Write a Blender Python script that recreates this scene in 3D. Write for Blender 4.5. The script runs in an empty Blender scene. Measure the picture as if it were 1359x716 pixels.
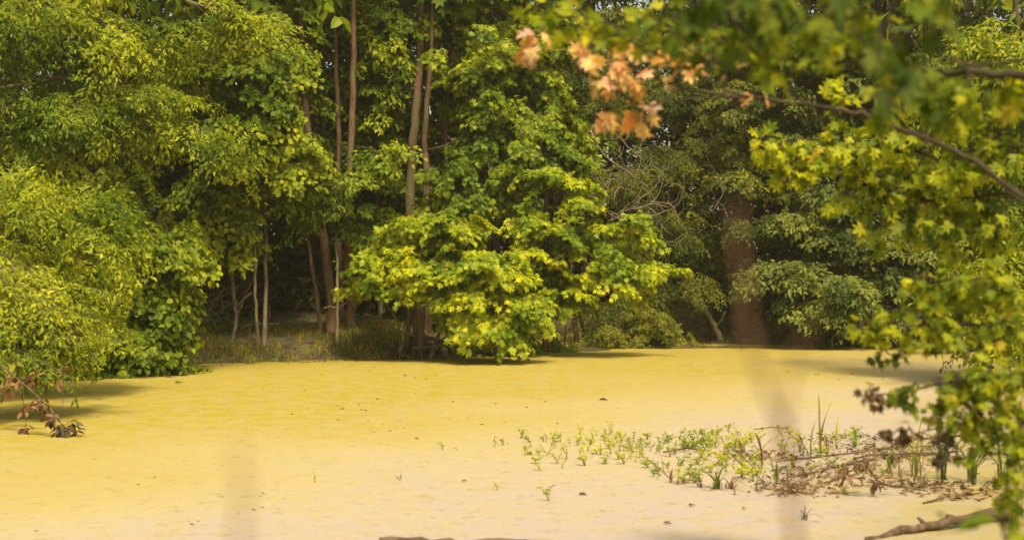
import bpy, math, random
import numpy as np
from mathutils import Vector, Matrix
SC = bpy.context.scene
COL = SC.collection
rng = np.random.default_rng(7)
random.seed(7)

# ------------------------------------------------------------------ camera
F, CX, CY, EYE = 2091.0, 679.5, 358.0, 2.3       # the photograph's scale, horizon row and eye height
cam_d = bpy.data.cameras.new('camera'); cam = bpy.data.objects.new('camera', cam_d); COL.objects.link(cam)
cam.location = (0, 0, EYE); cam.rotation_euler = (math.radians(90), 0, 0)
cam_d.sensor_width = 36; cam_d.lens = 36 * F / 1359
cam_d.clip_start = .1; cam_d.clip_end = 3000
cam_d.dof.use_dof = True; cam_d.dof.focus_distance = 40; cam_d.dof.aperture_fstop = 2.3
SC.camera = cam
# ------------------------------------------------------------------ sky and sun
SUN_EL, SUN_AZ = math.radians(56), math.radians(163)      # azimuth clockwise from +Y: behind the camera, to the right
w = bpy.data.worlds.new('World'); SC.world = w; w.use_nodes = True
nt = w.node_tree; nt.nodes.clear()
sky = nt.nodes.new('ShaderNodeTexSky'); sky.sky_type = 'NISHITA'; sky.sun_disc = False
sky.sun_elevation = SUN_EL; sky.sun_rotation = SUN_AZ; sky.air_density = .8; sky.dust_density = 3.5; sky.ozone_density = .6
bg = nt.nodes.new('ShaderNodeBackground'); bg.inputs[1].default_value = .15
wo = nt.nodes.new('ShaderNodeOutputWorld')
warm = nt.nodes.new('ShaderNodeMix'); warm.data_type = 'RGBA'; warm.blend_type = 'MULTIPLY'; warm.inputs[0].default_value = 1; warm.inputs[7].default_value = (1, .86, .56, 1)   # the photograph's warm white balance
nt.links.new(sky.outputs[0], warm.inputs[6]); nt.links.new(warm.outputs[2], bg.inputs[0]); nt.links.new(bg.outputs[0], wo.inputs[0])
ld = bpy.data.lights.new('sun', 'SUN'); ld.energy = 2.5; ld.angle = math.radians(8); ld.color = (1, .86, .60)
sun = bpy.data.objects.new('sun', ld); COL.objects.link(sun)
sd = Vector((math.sin(SUN_AZ) * math.cos(SUN_EL), math.cos(SUN_AZ) * math.cos(SUN_EL), math.sin(SUN_EL)))
sun.rotation_euler = sd.to_track_quat('Z', 'Y').to_euler(); sun.location = (10, -10, 30)
SC.view_settings.view_transform = 'Standard'; SC.view_settings.look = 'None'
SC.view_settings.exposure = .93; SC.view_settings.gamma = 1
SC.render.engine = 'CYCLES'
SC.cycles.max_bounces = 6; SC.cycles.diffuse_bounces = 3; SC.cycles.transmission_bounces = 4; SC.cycles.glossy_bounces = 2
SC.cycles.caustics_reflective = False; SC.cycles.caustics_refractive = False
SC.cycles.use_denoising = True
SC.cycles.use_adaptive_sampling = True; SC.cycles.adaptive_threshold = .02

# ------------------------------------------------------------------ helpers
def spot(px, py, d):                       # a point of the place, from where it shows and how far it is
    return np.array([(px - CX) / F * d, d, EYE - (py - CY) / F * d])
def on_water(px, py, z=0.0):
    d = (EYE - z) * F / (py - CY)
    return np.array([(px - CX) / F * d, d, z])
def unit(v): return v / (np.linalg.norm(v, axis=-1, keepdims=True) + 1e-9)

def tag(o, label=None, cat=None, group=None, kind=None):
    if label: o['label'] = label
    if cat: o['category'] = cat
    if group: o['group'] = group
    if kind: o['kind'] = kind
    return o
def empty(name, loc, label, cat, group=None):
    o = bpy.data.objects.new(name, None); COL.objects.link(o); o.location = [float(c) for c in loc]
    o.empty_display_size = .2
    return tag(o, label, cat, group)
def link_mesh(name, me, parent=None):
    o = bpy.data.objects.new(name, me); COL.objects.link(o)
    if parent is not None: o.parent = parent
    return o
def mesh_np(name, V, tris=None, quads=None, mat=None, smooth=False):
    me = bpy.data.meshes.new(name)
    V = np.asarray(V, np.float32)
    nt_ = 0 if tris is None else len(tris); nq = 0 if quads is None else len(quads)
    me.vertices.add(len(V)); me.vertices.foreach_set('co', V.ravel())
    loops = []
    if nt_: loops.append(np.asarray(tris, np.int32).ravel())
    if nq: loops.append(np.asarray(quads, np.int32).ravel())
    loops = np.concatenate(loops)
    me.loops.add(len(loops)); me.loops.foreach_set('vertex_index', loops)
    me.polygons.add(nt_ + nq)
    st = np.concatenate([np.arange(nt_) * 3, nt_ * 3 + np.arange(nq) * 4]).astype(np.int32)
    me.polygons.foreach_set('loop_start', st)
    if smooth: me.polygons.foreach_set('use_smooth', np.ones(nt_ + nq, bool))
    me.update(calc_edges=True)
    if mat: me.materials.append(mat)
    return me

class Tubes:
    """round tapered stems gathered into one mesh"""
    def __init__(s): s.V = []; s.Q = []; s.T = []; s.n = 0
    def add(s, pts, radii, k=6, rough=0.0):
        pts = np.asarray(pts, float); n = len(pts)
        radii = np.broadcast_to(np.asarray(radii, float), (n,))
        t = unit(np.gradient(pts, axis=0))
        up = np.array([0, 0, 1.0]) if abs(t[0, 2]) < .8 else np.array([1.0, 0, 0])
        a = unit(np.cross(t, up)); b = np.cross(t, a)
        th = np.linspace(0, 2 * math.pi, k, endpoint=False)
        R = radii[:, None] * np.ones((1, k))
        if rough: R = R * (1 + rough * rng.normal(0, 1, (n, k)))
        V = pts[:, None] + R[..., None] * (np.cos(th)[None, :, None] * a[:, None] + np.sin(th)[None, :, None] * b[:, None])
        s.V.append(V.reshape(-1, 3))
        i = np.arange(n - 1)[:, None] * k; j = np.arange(k)[None]; j2 = (j + 1) % k
        q = np.stack([i + j, i + j2, i + k + j2, i + k + j], -1).reshape(-1, 4) + s.n
        s.Q.append(q); s.n += n * k
        e = s.n - k                                                        # closed tip
        s.V.append(pts[-1:] + t[-1:] * radii[-1] * .6); s.n += 1
        s.T.append(np.stack([e + np.arange(k), e + (np.arange(k) + 1) % k, np.full(k, s.n - 1)], -1))
        b0 = e - (n - 1) * k
        s.V.append(pts[:1] - t[:1] * radii[0] * .2); s.n += 1
        s.T.append(np.stack([b0 + (np.arange(k) + 1) % k, b0 + np.arange(k), np.full(k, s.n - 1)], -1))
        return s
    def build(s, name, mat, parent=None, origin=(0, 0, 0), smooth=True):
        V = np.concatenate(s.V) - np.asarray(origin)
        return link_mesh(name, mesh_np(name, V, np.concatenate(s.T), np.concatenate(s.Q), mat, smooth), parent)

def curve(pts, n=12, wob=0.0):
    """smooth path through points"""
    pts = np.asarray(pts, float)
    if len(pts) == 2: pts = np.array([pts[0], (pts[0] + pts[1]) / 2, pts[1]])
    m = len(pts); u = np.linspace(0, m - 1, n); out = []
    P = np.vstack([2 * pts[0] - pts[1], pts, 2 * pts[-1] - pts[-2]])
    for x in u:
        i = min(int(x), m - 2); t = x - i; p0, p1, p2, p3 = P[i:i + 4]
        out.append(.5 * (2 * p1 + (p2 - p0) * t + (2 * p0 - 5 * p1 + 4 * p2 - p3) * t * t + (3 * p1 - p0 - 3 * p2 + p3) * t ** 3))
    out = np.array(out)
    if wob: out[1:-1, :3] += rng.normal(0, wob, (n - 2, out.shape[1]))[:, :3]
    return out

# leaf outlines: x across, y along, z up; length 1
LEAF = {
 'ovate': (np.array([[0,0,0],[-.27,.32,.05],[-.2,.68,.03],[0,1,-.1],[.2,.68,.03],[.27,.32,.05],[0,.5,-.03]]),
           np.array([[0,6,1],[1,6,2],[2,6,3],[3,6,4],[4,6,5],[5,6,0]])),
 'blade': (np.array([[0,0,0],[-.2,.45,.05],[0,1,-.08],[.2,.45,.05]]), np.array([[0,2,1],[0,3,2]])),
 'round': (np.array([[0,0,0],[-.42,.25,.06],[-.34,.7,.04],[0,1,-.08],[.34,.7,.04],[.42,.25,.06]]), np.array([[0,3,2],[0,2,1],[0,4,3],[0,5,4]])),
 'maple': (np.array([[0,.0,0],[-.22,.1,.02],[-.5,.22,.05],[-.3,.4,.02],[-.46,.72,.0],[-.14,.64,-.02],[0,1.05,-.14],
                     [.14,.64,-.02],[.46,.72,.0],[.3,.4,.02],[.5,.22,.05],[.22,.1,.02],[0,.42,-.05]]),
           np.array([[12,i,(i+1)%12] for i in range(12)])),
}
LEAF['maple_fine'] = (np.array([[0,0,0],[-.12,.03,.01],[-.3,-.04,.02],[-.36,.1,.03],[-.56,.2,.05],[-.42,.28,.03],[-.4,.36,.02],[-.22,.4,.0],[-.42,.62,.01],[-.52,.86,-.02],[-.33,.78,-.02],[-.2,.72,-.02],[-.12,.66,-.03],[-.16,.86,-.07],[0,1.1,-.16],
     [.16,.86,-.07],[.12,.66,-.03],[.2,.72,-.02],[.33,.78,-.02],[.52,.86,-.02],[.42,.62,.01],[.22,.4,0],[.4,.36,.02],[.42,.28,.03],[.56,.2,.05],[.36,.1,.03],[.3,-.04,.02],[.12,.03,.01],[0,.38,-.05]]),
     np.array([[28,i+1,i] for i in range(28-1)] + [[28,0,27]]))

def leaves_geo(pos, axis, nrm, size, kind):
    T, Fc = LEAF[kind]
    axis = unit(axis); side = unit(np.cross(axis, nrm)); n = np.cross(side, axis)
    N = len(pos)
    curl = rng.uniform(.2, 2.4, (N, 1)); wid = rng.uniform(.8, 1.1, (N, 1))
    V = (pos[:, None] + size[:, None, None] * (T[None, :, 0:1] * wid[..., None] * side[:, None] + T[None, :, 1:2] * axis[:, None]
         + T[None, :, 2:3] * curl[..., None] * n[:, None]))
    Tr = Fc[None] + (np.arange(N) * len(T))[:, None, None]
    return V.reshape(-1, 3), Tr.reshape(-1, 3)

# ------------------------------------------------------------------ materials
def new_mat(name):
    m = bpy.data.materials.new(name); m.use_nodes = True; m.node_tree.nodes.clear()
    return m, m.node_tree.nodes, m.node_tree.links
def ramp(N, stops):
    r = N.new('ShaderNodeValToRGB'); el = r.color_ramp.elements
    while len(el) < len(stops): el.new(.5)
    for e, (p, c) in zip(el, stops): e.position = p; e.color = (*c, 1)
    return r
def mixc(N, L, fac, a, b, mode='MIX'):
    m = N.new('ShaderNodeMix'); m.data_type = 'RGBA'; m.blend_type = mode
    for s, v in ((m.inputs[0], fac), (m.inputs[6], a), (m.inputs[7], b)):
        if hasattr(v, 'is_linked'): L.new(v, s)
        elif isinstance(v, tuple): s.default_value = (*v, 1)
        else: s.default_value = v
    return m.outputs[2]
def noise(N, L, scale, detail=3, vec=None, rough=.5):
    n = N.new('ShaderNodeTexNoise'); n.inputs['Scale'].default_value = scale; n.inputs['Detail'].default_value = detail
    n.inputs['Roughness'].default_value = rough
    if vec is not None: L.new(vec, n.inputs['Vector'])
    return n.outputs[0]
def world_pos(N): return N.new('ShaderNodeNewGeometry').outputs['Position']

def leaf_mat(name, dark, mid, light, rare=None, rare_at=.93, transl=.4, patch=.7, rough=.5, spec=.2):
    m, N, L = new_mat(name)
    g = N.new('ShaderNodeNewGeometry'); oi = N.new('ShaderNodeObjectInfo')
    ad = N.new('ShaderNodeMath'); ad.operation = 'ADD'; L.new(g.outputs['Random Per Island'], ad.inputs[0]); L.new(oi.outputs['Random'], ad.inputs[1])
    fr = N.new('ShaderNodeMath'); fr.operation = 'FRACT'; L.new(ad.outputs[0], fr.inputs[0])
    stops = [(0, dark), (.45, mid), (.85, light)]
    if rare: stops += [(rare_at, light), (min(rare_at + .03, 1), rare)]
    r = ramp(N, stops); L.new(fr.outputs[0], r.inputs[0])
    pn = noise(N, L, patch, 2, g.outputs['Position'])
    pr = ramp(N, [(.37, (.55, .66, .65)), (.63, (1.42, 1.28, 1.0))]); L.new(pn, pr.inputs[0])
    c = mixc(N, L, 1.0, r.outputs[0], pr.outputs[0], 'MULTIPLY')
    p = N.new('ShaderNodeBsdfPrincipled'); L.new(c, p.inputs['Base Color']); p.inputs['Roughness'].default_value = rough
    p.inputs['Specular IOR Level'].default_value = spec
    t = N.new('ShaderNodeBsdfTranslucent'); tc = mixc(N, L, 1.0, c, (1.5, 1.35, .6), 'MULTIPLY'); L.new(tc, t.inputs[0])
    mx = N.new('ShaderNodeMixShader'); mx.inputs[0].default_value = transl; L.new(p.outputs[0], mx.inputs[1]); L.new(t.outputs[0], mx.inputs[2])
    o = N.new('ShaderNodeOutputMaterial'); L.new(mx.outputs[0], o.inputs[0])
    return m
def bark_mat(name, a, b, c, scale=9, moss=None):
    m, N, L = new_mat(name)
    pos = world_pos(N); mp = N.new('ShaderNodeMapping'); L.new(pos, mp.inputs[0]); mp.inputs['Scale'].default_value = (1, 1, .22)
    n1 = noise(N, L, scale, 6, mp.outputs[0], .65); r = ramp(N, [(.32, a), (.52, b), (.72, c)]); L.new(n1, r.inputs[0])
    col = r.outputs[0]
    n2 = noise(N, L, 1.6, 3, pos); r2 = ramp(N, [(.5, (0, 0, 0)), (.62, (1, 1, 1))]); L.new(n2, r2.inputs[0])
    col = mixc(N, L, r2.outputs[0], col, moss or tuple(x * 1.5 for x in b))
    p = N.new('ShaderNodeBsdfPrincipled'); L.new(col, p.inputs['Base Color']); p.inputs['Roughness'].default_value = .85
    p.inputs['Specular IOR Level'].default_value = .2
    bu = N.new('ShaderNodeBump'); bu.inputs['Strength'].default_value = .8; bu.inputs['Distance'].default_value = .03
    L.new(n1, bu.inputs['Height']); L.new(bu.outputs[0], p.inputs['Normal'])
    o = N.new('ShaderNodeOutputMaterial'); L.new(p.outputs[0], o.inputs[0]); return m

M = {
 'yellow_fine': leaf_mat('yellow_green_leaf', (.10,.15,.008), (.20,.265,.012), (.33,.385,.02), (.45,.43,.03), .96, patch=.45),
 'olive_fine': leaf_mat('olive_leaf', (.09,.12,.012), (.17,.205,.018), (.26,.28,.028), (.38,.28,.05), .95),
 'mid_green': leaf_mat('mid_green_leaf', (.068,.115,.006), (.145,.21,.009), (.275,.34,.014), (.36,.39,.03), .96, patch=.5),
 'deep_green': leaf_mat('deep_green_leaf', (.042,.08,.006), (.085,.14,.01), (.15,.205,.015)),
 'bright_maple': leaf_mat('bright_maple_leaf', (.13,.20,.008), (.26,.34,.012), (.40,.46,.018), (.5,.40,.04), .97, patch=.9),
 'muted_olive': leaf_mat('muted_olive_leaf', (.06,.08,.012), (.115,.145,.018), (.19,.22,.03)),
 'grey_green': leaf_mat('grey_green_leaf', (.07,.10,.022), (.12,.165,.034), (.19,.24,.06), rough=.42),
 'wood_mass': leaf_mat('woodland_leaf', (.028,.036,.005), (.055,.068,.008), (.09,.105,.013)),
 'fore_yellow': leaf_mat('foreground_yellow_leaf', (.16,.22,.01), (.29,.35,.016), (.42,.46,.025), (.52,.42,.05), .97, transl=.5, patch=7),
 'fore_green': leaf_mat('foreground_green_leaf', (.10,.15,.01), (.21,.27,.014), (.33,.37,.02), (.42,.34,.05), .97, transl=.48, patch=7),
 'fore_dark': leaf_mat('foreground_dark_leaf', (.05,.085,.01), (.10,.15,.012), (.18,.22,.02), transl=.42, patch=7),
 'orange': leaf_mat('autumn_orange_leaf', (.62,.32,.17), (.70,.47,.20), (.74,.55,.32), (.72,.44,.37), .66, transl=.35, patch=6),
 'dead': leaf_mat('dead_brown_leaf', (.06,.033,.018), (.12,.07,.04), (.19,.125,.07), transl=.15),
 'seedling': leaf_mat('seedling_leaf', (.24,.30,.03), (.36,.42,.045), (.45,.48,.07), transl=.35),
 'reed': leaf_mat('reed_leaf', (.10,.14,.02), (.17,.21,.03), (.26,.26,.05), transl=.3),
 'bark_red': bark_mat('reddish_bark', (.055,.028,.016), (.13,.075,.048), (.22,.14,.095), 9, (.12,.10,.05)),
 'bark_grey': bark_mat('grey_bark', (.06,.045,.03), (.15,.12,.085), (.25,.21,.16), 12, (.16,.15,.07)),
 'bark_old': bark_mat('old_reddish_bark', (.025,.015,.009), (.06,.036,.023), (.105,.068,.045), 7, (.07,.07,.03)),
 'bark_dark': bark_mat('dark_bark', (.025,.017,.012), (.06,.042,.028), (.11,.08,.055), 10, (.06,.06,.025)),
 'twig': bark_mat('grey_twig', (.09,.07,.05), (.17,.14,.10), (.24,.2,.15), 20),
 'wet_wood': bark_mat('wet_wood', (.045,.03,.02), (.11,.075,.05), (.2,.15,.11), 14),
}

# ------------------------------------------------------------------ ground and pond
SHORE = np.array([(-6,6.2),(0,5.6),(4.2,7),(4.6,12),(5.6,16),(7.6,21),(9.9,28),(12,36),(13.3,44),(10.4,48),(7.5,49.2),(6.2,49),(6.9,54),(6.4,57.5),(2.0,59),(1.4,54),
                  (.7,45.2),(.1,43.7),(-1,42.2),(-2.33,40.9),(-4.4,40.5),(-6.6,39.4),(-7.95,38.7),(-9.95,34.9),(-11.3,31),(-12.3,25),(-11.2,17),(-9,9)], float)
def shore_dist(x, y):
    """positive on land"""
    x = np.asarray(x, float); y = np.asarray(y, float); best = np.full(x.shape, 1e9); inside = np.zeros(x.shape, bool)
    for i in range(len(SHORE)):
        a, b = SHORE[i], SHORE[(i + 1) % len(SHORE)]; ab = b - a
        t = np.clip(((x - a[0]) * ab[0] + (y - a[1]) * ab[1]) / (ab @ ab), 0, 1)
        best = np.minimum(best, np.hypot(x - a[0] - t * ab[0], y - a[1] - t * ab[1]))
        c = (a[1] > y) != (b[1] > y)
        with np.errstate(divide='ignore', invalid='ignore'):
            xi = a[0] + (y - a[1]) / (ab[1] if ab[1] else 1e-9) * ab[0]
        inside ^= c & (x < xi)
    return np.where(inside, -best, best)
def bumps(x, y):
    return (.5 * np.sin(x * 1.1 + 1.3 * np.sin(y * .7)) + .3 * np.sin(y * 1.7 + x * .6 + 2) + .25 * np.sin(x * 3.1 + y * 2.3) + .2 * np.sin(x * 5.3 - y * 4.1 + 1))
ISLES = [(1.75, 45.3, 1.2, .7), (4.6, 46.8, 1.9, .8)]
def ground(x, y):
    x = np.asarray(x, float); y = np.asarray(y, float)
    s = shore_dist(x, y) + .22 * bumps(x * 1.3, y * 1.3)
    z = np.where(s > 0, .04 + .95 * (1 - np.exp(-np.maximum(s, 0) / 2.2)) + .012 * np.maximum(s, 0), .12 * s)
    z = z + np.where(s > 0, .07 * bumps(x, y) * np.clip(s, 0, 1), 0)
    z = np.maximum(z, -1.2)
    for ix, iy, ax, ay in ISLES:
        q = ((x - ix) / ax) ** 2 + ((y - iy) / ay) ** 2 + .25 * bumps(x * 2, y * 2)
        z = np.maximum(z, .09 * (1 - q))
    return z
gx = np.concatenate([[-900,-400,-200,-120,-80,-60,-45,-36], np.arange(-30, 30, .4), [30,36,45,60,80,120,200,400,900]])
gy = np.concatenate([[-600,-200,-80,-40,-20,-10], np.arange(-5, 70, .4), [70,72,75,80,88,100,140,250,500,1200]])
GX, GY = np.meshgrid(gx, gy); GZ = ground(GX, GY)
nx, ny = len(gx), len(gy); i = np.arange(ny - 1)[:, None] * nx; j = np.arange(nx - 1)[None]
Q = np.stack([i + j, i + j + 1, i + nx + j + 1, i + nx + j], -1).reshape(-1, 4)
m, N, L = new_mat('forest_floor')
pos = world_pos(N)
n1 = noise(N, L, 2.2, 6, pos, .65); r1 = ramp(N, [(.35, (.04,.028,.014)), (.46, (.09,.065,.03)), (.56, (.10,.10,.022)), (.7, (.14,.16,.028))]); L.new(n1, r1.inputs[0])
n2 = noise(N, L, 25, 4, pos)
p = N.new('ShaderNodeBsdfPrincipled'); L.new(mixc(N, L, .35, r1.outputs[0], mixc(N, L, 1., r1.outputs[0], n2, 'MULTIPLY')), p.inputs['Base Color']); p.inputs['Roughness'].default_value = .95
bu = N.new('ShaderNodeBump'); bu.inputs['Distance'].default_value = .05; L.new(n2, bu.inputs['Height']); L.new(bu.outputs[0], p.inputs['Normal'])
o = N.new('ShaderNodeOutputMaterial'); L.new(p.outputs[0], o.inputs[0]); M['ground'] = m
tag(link_mesh('ground', mesh_np('ground', np.stack([GX, GY, GZ], -1).reshape(-1, 3), None, Q, m, True)), 'dark leaf-strewn forest ground rising from the pond edge', kind='structure')

# water sheet under a skin of duckweed
m, N, L = new_mat('duckweed_water')
pos = world_pos(N); sx = N.new('ShaderNodeSeparateXYZ'); L.new(pos, sx.inputs[0])
def mapr(v, a, b, c=0, d=1):
    r = N.new('ShaderNodeMapRange'); r.interpolation_type = 'SMOOTHSTEP'; L.new(v, r.inputs[0])
    for k, val in zip((1, 2, 3, 4), (a, b, c, d)): r.inputs[k].default_value = val
    return r.outputs[0]
def math2(op, a, b):
    q = N.new('ShaderNodeMath'); q.operation = op
    for s, v in ((q.inputs[0], a), (q.inputs[1], b)):
        if hasattr(v, 'is_linked'): L.new(v, s)
        else: s.default_value = v
    return q.outputs[0]
big = noise(N, L, .16, 3, pos); mpp = N.new('ShaderNodeMapping'); mpp.inputs['Scale'].default_value = (1.3, 1.0, 1); L.new(pos, mpp.inputs[0])
streak = noise(N, L, 1.9, 8, mpp.outputs[0], .7); fine = noise(N, L, 16, 4, pos, .7); speck = noise(N, L, 60, 2, pos, .6)
edge = noise(N, L, .9, 4, pos)
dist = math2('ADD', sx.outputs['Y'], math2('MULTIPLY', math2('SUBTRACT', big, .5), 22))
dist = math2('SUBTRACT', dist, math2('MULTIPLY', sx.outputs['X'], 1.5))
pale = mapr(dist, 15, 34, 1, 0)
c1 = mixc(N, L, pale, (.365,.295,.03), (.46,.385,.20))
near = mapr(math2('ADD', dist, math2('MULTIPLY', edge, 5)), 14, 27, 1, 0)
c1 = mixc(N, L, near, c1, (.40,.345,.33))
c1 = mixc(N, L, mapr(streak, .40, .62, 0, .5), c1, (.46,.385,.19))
c1 = mixc(N, L, mapr(math2('ADD', math2('MULTIPLY', streak, .5), math2('MULTIPLY', fine, .5)), .51, .62, 0, .32), c1, (.25,.185,.06))
c1 = mixc(N, L, mapr(noise(N, L, 4.2, 8, pos, .8), .54, .63, 0, .6), c1, (.25,.20,.09))
c1 = mixc(N, L, mapr(speck, .55, .75, 0, .4), c1, (.25,.2,.05))
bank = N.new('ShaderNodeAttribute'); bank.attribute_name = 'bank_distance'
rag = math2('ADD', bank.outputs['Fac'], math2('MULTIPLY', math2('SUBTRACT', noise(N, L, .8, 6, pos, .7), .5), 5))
c1 = mixc(N, L, mapr(rag, 0, 3.2, .75, 0), c1, (.30,.25,.03))  # dark olive by the bank: thicker scum, plus shade and reflection painted in
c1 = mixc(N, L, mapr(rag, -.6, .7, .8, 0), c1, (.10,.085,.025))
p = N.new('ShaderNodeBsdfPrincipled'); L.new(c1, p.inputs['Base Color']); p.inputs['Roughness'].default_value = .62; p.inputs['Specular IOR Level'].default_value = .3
bu = N.new('ShaderNodeBump'); bu.inputs['Distance'].default_value = .012; bu.inputs['Strength'].default_value = .6
L.new(math2('ADD', fine, speck), bu.inputs['Height']); L.new(bu.outputs[0], p.inputs['Normal'])
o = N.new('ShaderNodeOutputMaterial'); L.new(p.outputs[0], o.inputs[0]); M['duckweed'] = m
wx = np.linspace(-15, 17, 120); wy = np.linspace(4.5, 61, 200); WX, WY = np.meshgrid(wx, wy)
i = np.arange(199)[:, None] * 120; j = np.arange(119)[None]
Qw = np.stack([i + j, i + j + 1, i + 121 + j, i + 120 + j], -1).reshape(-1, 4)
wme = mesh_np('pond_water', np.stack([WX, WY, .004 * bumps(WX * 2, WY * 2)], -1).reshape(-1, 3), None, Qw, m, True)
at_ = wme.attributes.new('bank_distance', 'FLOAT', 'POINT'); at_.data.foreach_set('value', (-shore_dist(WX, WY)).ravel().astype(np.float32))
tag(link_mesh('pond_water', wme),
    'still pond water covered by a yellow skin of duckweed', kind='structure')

# ------------------------------------------------------------------ foliage sprays
def make_spray(nside=7, step=.13, droop=.28, flat=.35):
    """leafy twig of length 1 along +Y: leaf points, axes, normals, and its twig lines"""
    P_, A_, Nn, tw = [], [], [], []
    bend = rng.normal(0, .15)
    def pt(t): return np.array([bend * t * t, t, -droop * t * t])
    tw.append(np.array([pt(t) for t in np.linspace(0, 1, 5)]))
    def leaf(p, d, s):
        d = d / np.linalg.norm(d); sd_ = np.array([d[1], -d[0], 0]) * s
        ax = d * .6 + sd_ * rng.uniform(.4, 1.0) + np.array([0, 0, -rng.uniform(0, .9)]) + rng.normal(0, .22, 3)
        P_.append(p + rng.normal(0, .02, 3)); A_.append(ax); Nn.append(np.array([0, .35, 1]) + rng.normal(0, flat, 3))
    for k in range(nside):
        t = .1 + .85 * k / nside + rng.uniform(-.03, .03); s = 1 if k % 2 else -1
        ln = (.52 - .3 * t) * rng.uniform(.7, 1.15); ang = rng.uniform(.6, 1.1)
        d = np.array([s * math.sin(ang), math.cos(ang), rng.normal(0, .15) - .1]); o_ = pt(t)
        n_ = max(2, int(ln / step * 1.5))
        e = o_ + d * ln + np.array([0, 0, -droop * ln * .8]); tw.append(np.array([o_, (o_ + e) / 2 + [0, 0, .03], e]))
        for q in range(1, n_ + 1):
            u = q / n_; p_ = o_ + d * ln * u + np.array([0, 0, -droop * ln * .8 * u * u])
            leaf(p_, d, 1); leaf(p_, d, -1)
        leaf(e, d, 0)
    for t in np.arange(.15, 1, step):
        leaf(pt(t), np.array([0, 1, -.3]), 1); leaf(pt(t), np.array([0, 1, -.3]), -1)
    leaf(pt(1), np.array([0, 1, -.4]), 0)
    return np.array(P_), np.array(A_), np.array(Nn), tw
SPRAY = {'broad': [make_spray(7, .13) for _ in range(8)], 'fine': [make_spray(8, .1, .42, .45) for _ in range(8)],
         'sparse': [make_spray(5, .2, .3, .5) for _ in range(8)], 'coarse': [make_spray(3, .3, .3, .5) for _ in range(6)]}
UP = np.array([0, 0, 1.0])
def place_spray(kind, origin, direction, scale, roll=0.0):
    P_, A_, Nn, tw = random.choice(SPRAY[kind])
    y = unit(direction); x = unit(np.cross(y, UP)); z = np.cross(x, y)
    if roll: x, z = x * math.cos(roll) + z * math.sin(roll), z * math.cos(roll) - x * math.sin(roll)
    if random.random() < .5: x = -x
    B = np.stack([x, y, z])
    return origin + P_ @ B * scale, A_ @ B, Nn @ B, [origin + t @ B * scale for t in tw]

class Leafage:
    def __init__(s): s.P = []; s.A = []; s.N = []; s.S = []
    def add(s, P_, A_, N_, size, lift):
        s.P.append(P_); s.A.append(A_); s.N.append(unit(N_) + lift); s.S.append(size * rng.uniform(.7, 1.2, len(P_)))
    def arrays(s): return np.concatenate(s.P), np.concatenate(s.A), np.concatenate(s.N), np.concatenate(s.S)

def pad(L_, centre, r, open_dir, spray, lsize, n, sscale, droop=(.15, .8), tubes=None, twig_r=.005, flat=.32):
    """a layered bough end: sprays fanning out from round its centre"""
    for k in range(max(2, int(n * random.uniform(.5, 1.5)))):
        a = random.uniform(0, 2 * math.pi)
        out = np.array([math.cos(a), math.sin(a), 0]) + open_dir * .75; out = unit(out)
        rr = r * math.sqrt(random.random()) * .8
        org = centre + np.array([math.cos(a) * rr, math.sin(a) * rr, random.uniform(-flat, flat) * r - .15 * rr])
        d = out + np.array([0, 0, -random.uniform(*droop)])
        sc = sscale * random.uniform(.55, 1.4)
        P_, A_, N_, tw = place_spray(spray, org, d, sc, random.gauss(0, .35))
        lift = .45 * out + np.array([0, 0, .35]) + rng.normal(0, .3, (len(P_), 3))
        L_.add(P_, A_, N_, lsize, lift)
        if tubes is not None:
            for q, t in enumerate(tw): tubes.add(t, np.linspace(twig_r * (1 if q == 0 else .6), twig_r * .4, len(t)), 3)

def fill(L_, tubes, blob, open_dir, cfg, origin_of, sub=.028):
    """blob: px, py, rx px, ry px, distance, depth m, number of pads"""
    px, py, rx, ry, d, dep, n = blob[:7]
    c = spot(px, py, d); cut = .55 * cfg.get('sc', .75); RX, RZ = max(.12, rx / F * d - cut), max(.08, ry / F * d - cut * .6)
    o0 = origin_of(c)
    mid = curve([o0, o0 * .45 + c * .55 + np.array([0, 0, .12 * np.linalg.norm(c - o0)]), c], 9, .03)
    rb = min(.07, .012 + .012 * np.linalg.norm(c - o0))
    tubes.add(mid, np.linspace(rb, rb * .35, 9), 5)
    for k in range(n):
        while True:
            u = rng.uniform(-1, 1, 3)
            if u @ u <= 1 and u @ u > .08: break
        pc = c + u * np.array([RX, dep, RZ]) * (1.35 if random.random() < .2 else 1)
        t = mid[random.randint(4, 8)]
        sp = curve([t, (t + pc) / 2 + np.array([0, 0, .1 * np.linalg.norm(pc - t)]), pc], 6, .02)
        tubes.add(sp, np.linspace(sub * .6, .006, 6), 4)
        pad(L_, pc, cfg.get('r', .55) * random.uniform(.5, 1.5), open_dir, cfg['spray'], cfg['size'], cfg.get('n', 6), cfg.get('sc', .75), cfg.get('droop', (.1, .8)),
            tubes if cfg.get('twigs') else None, flat=cfg.get('flat', .6))

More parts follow.
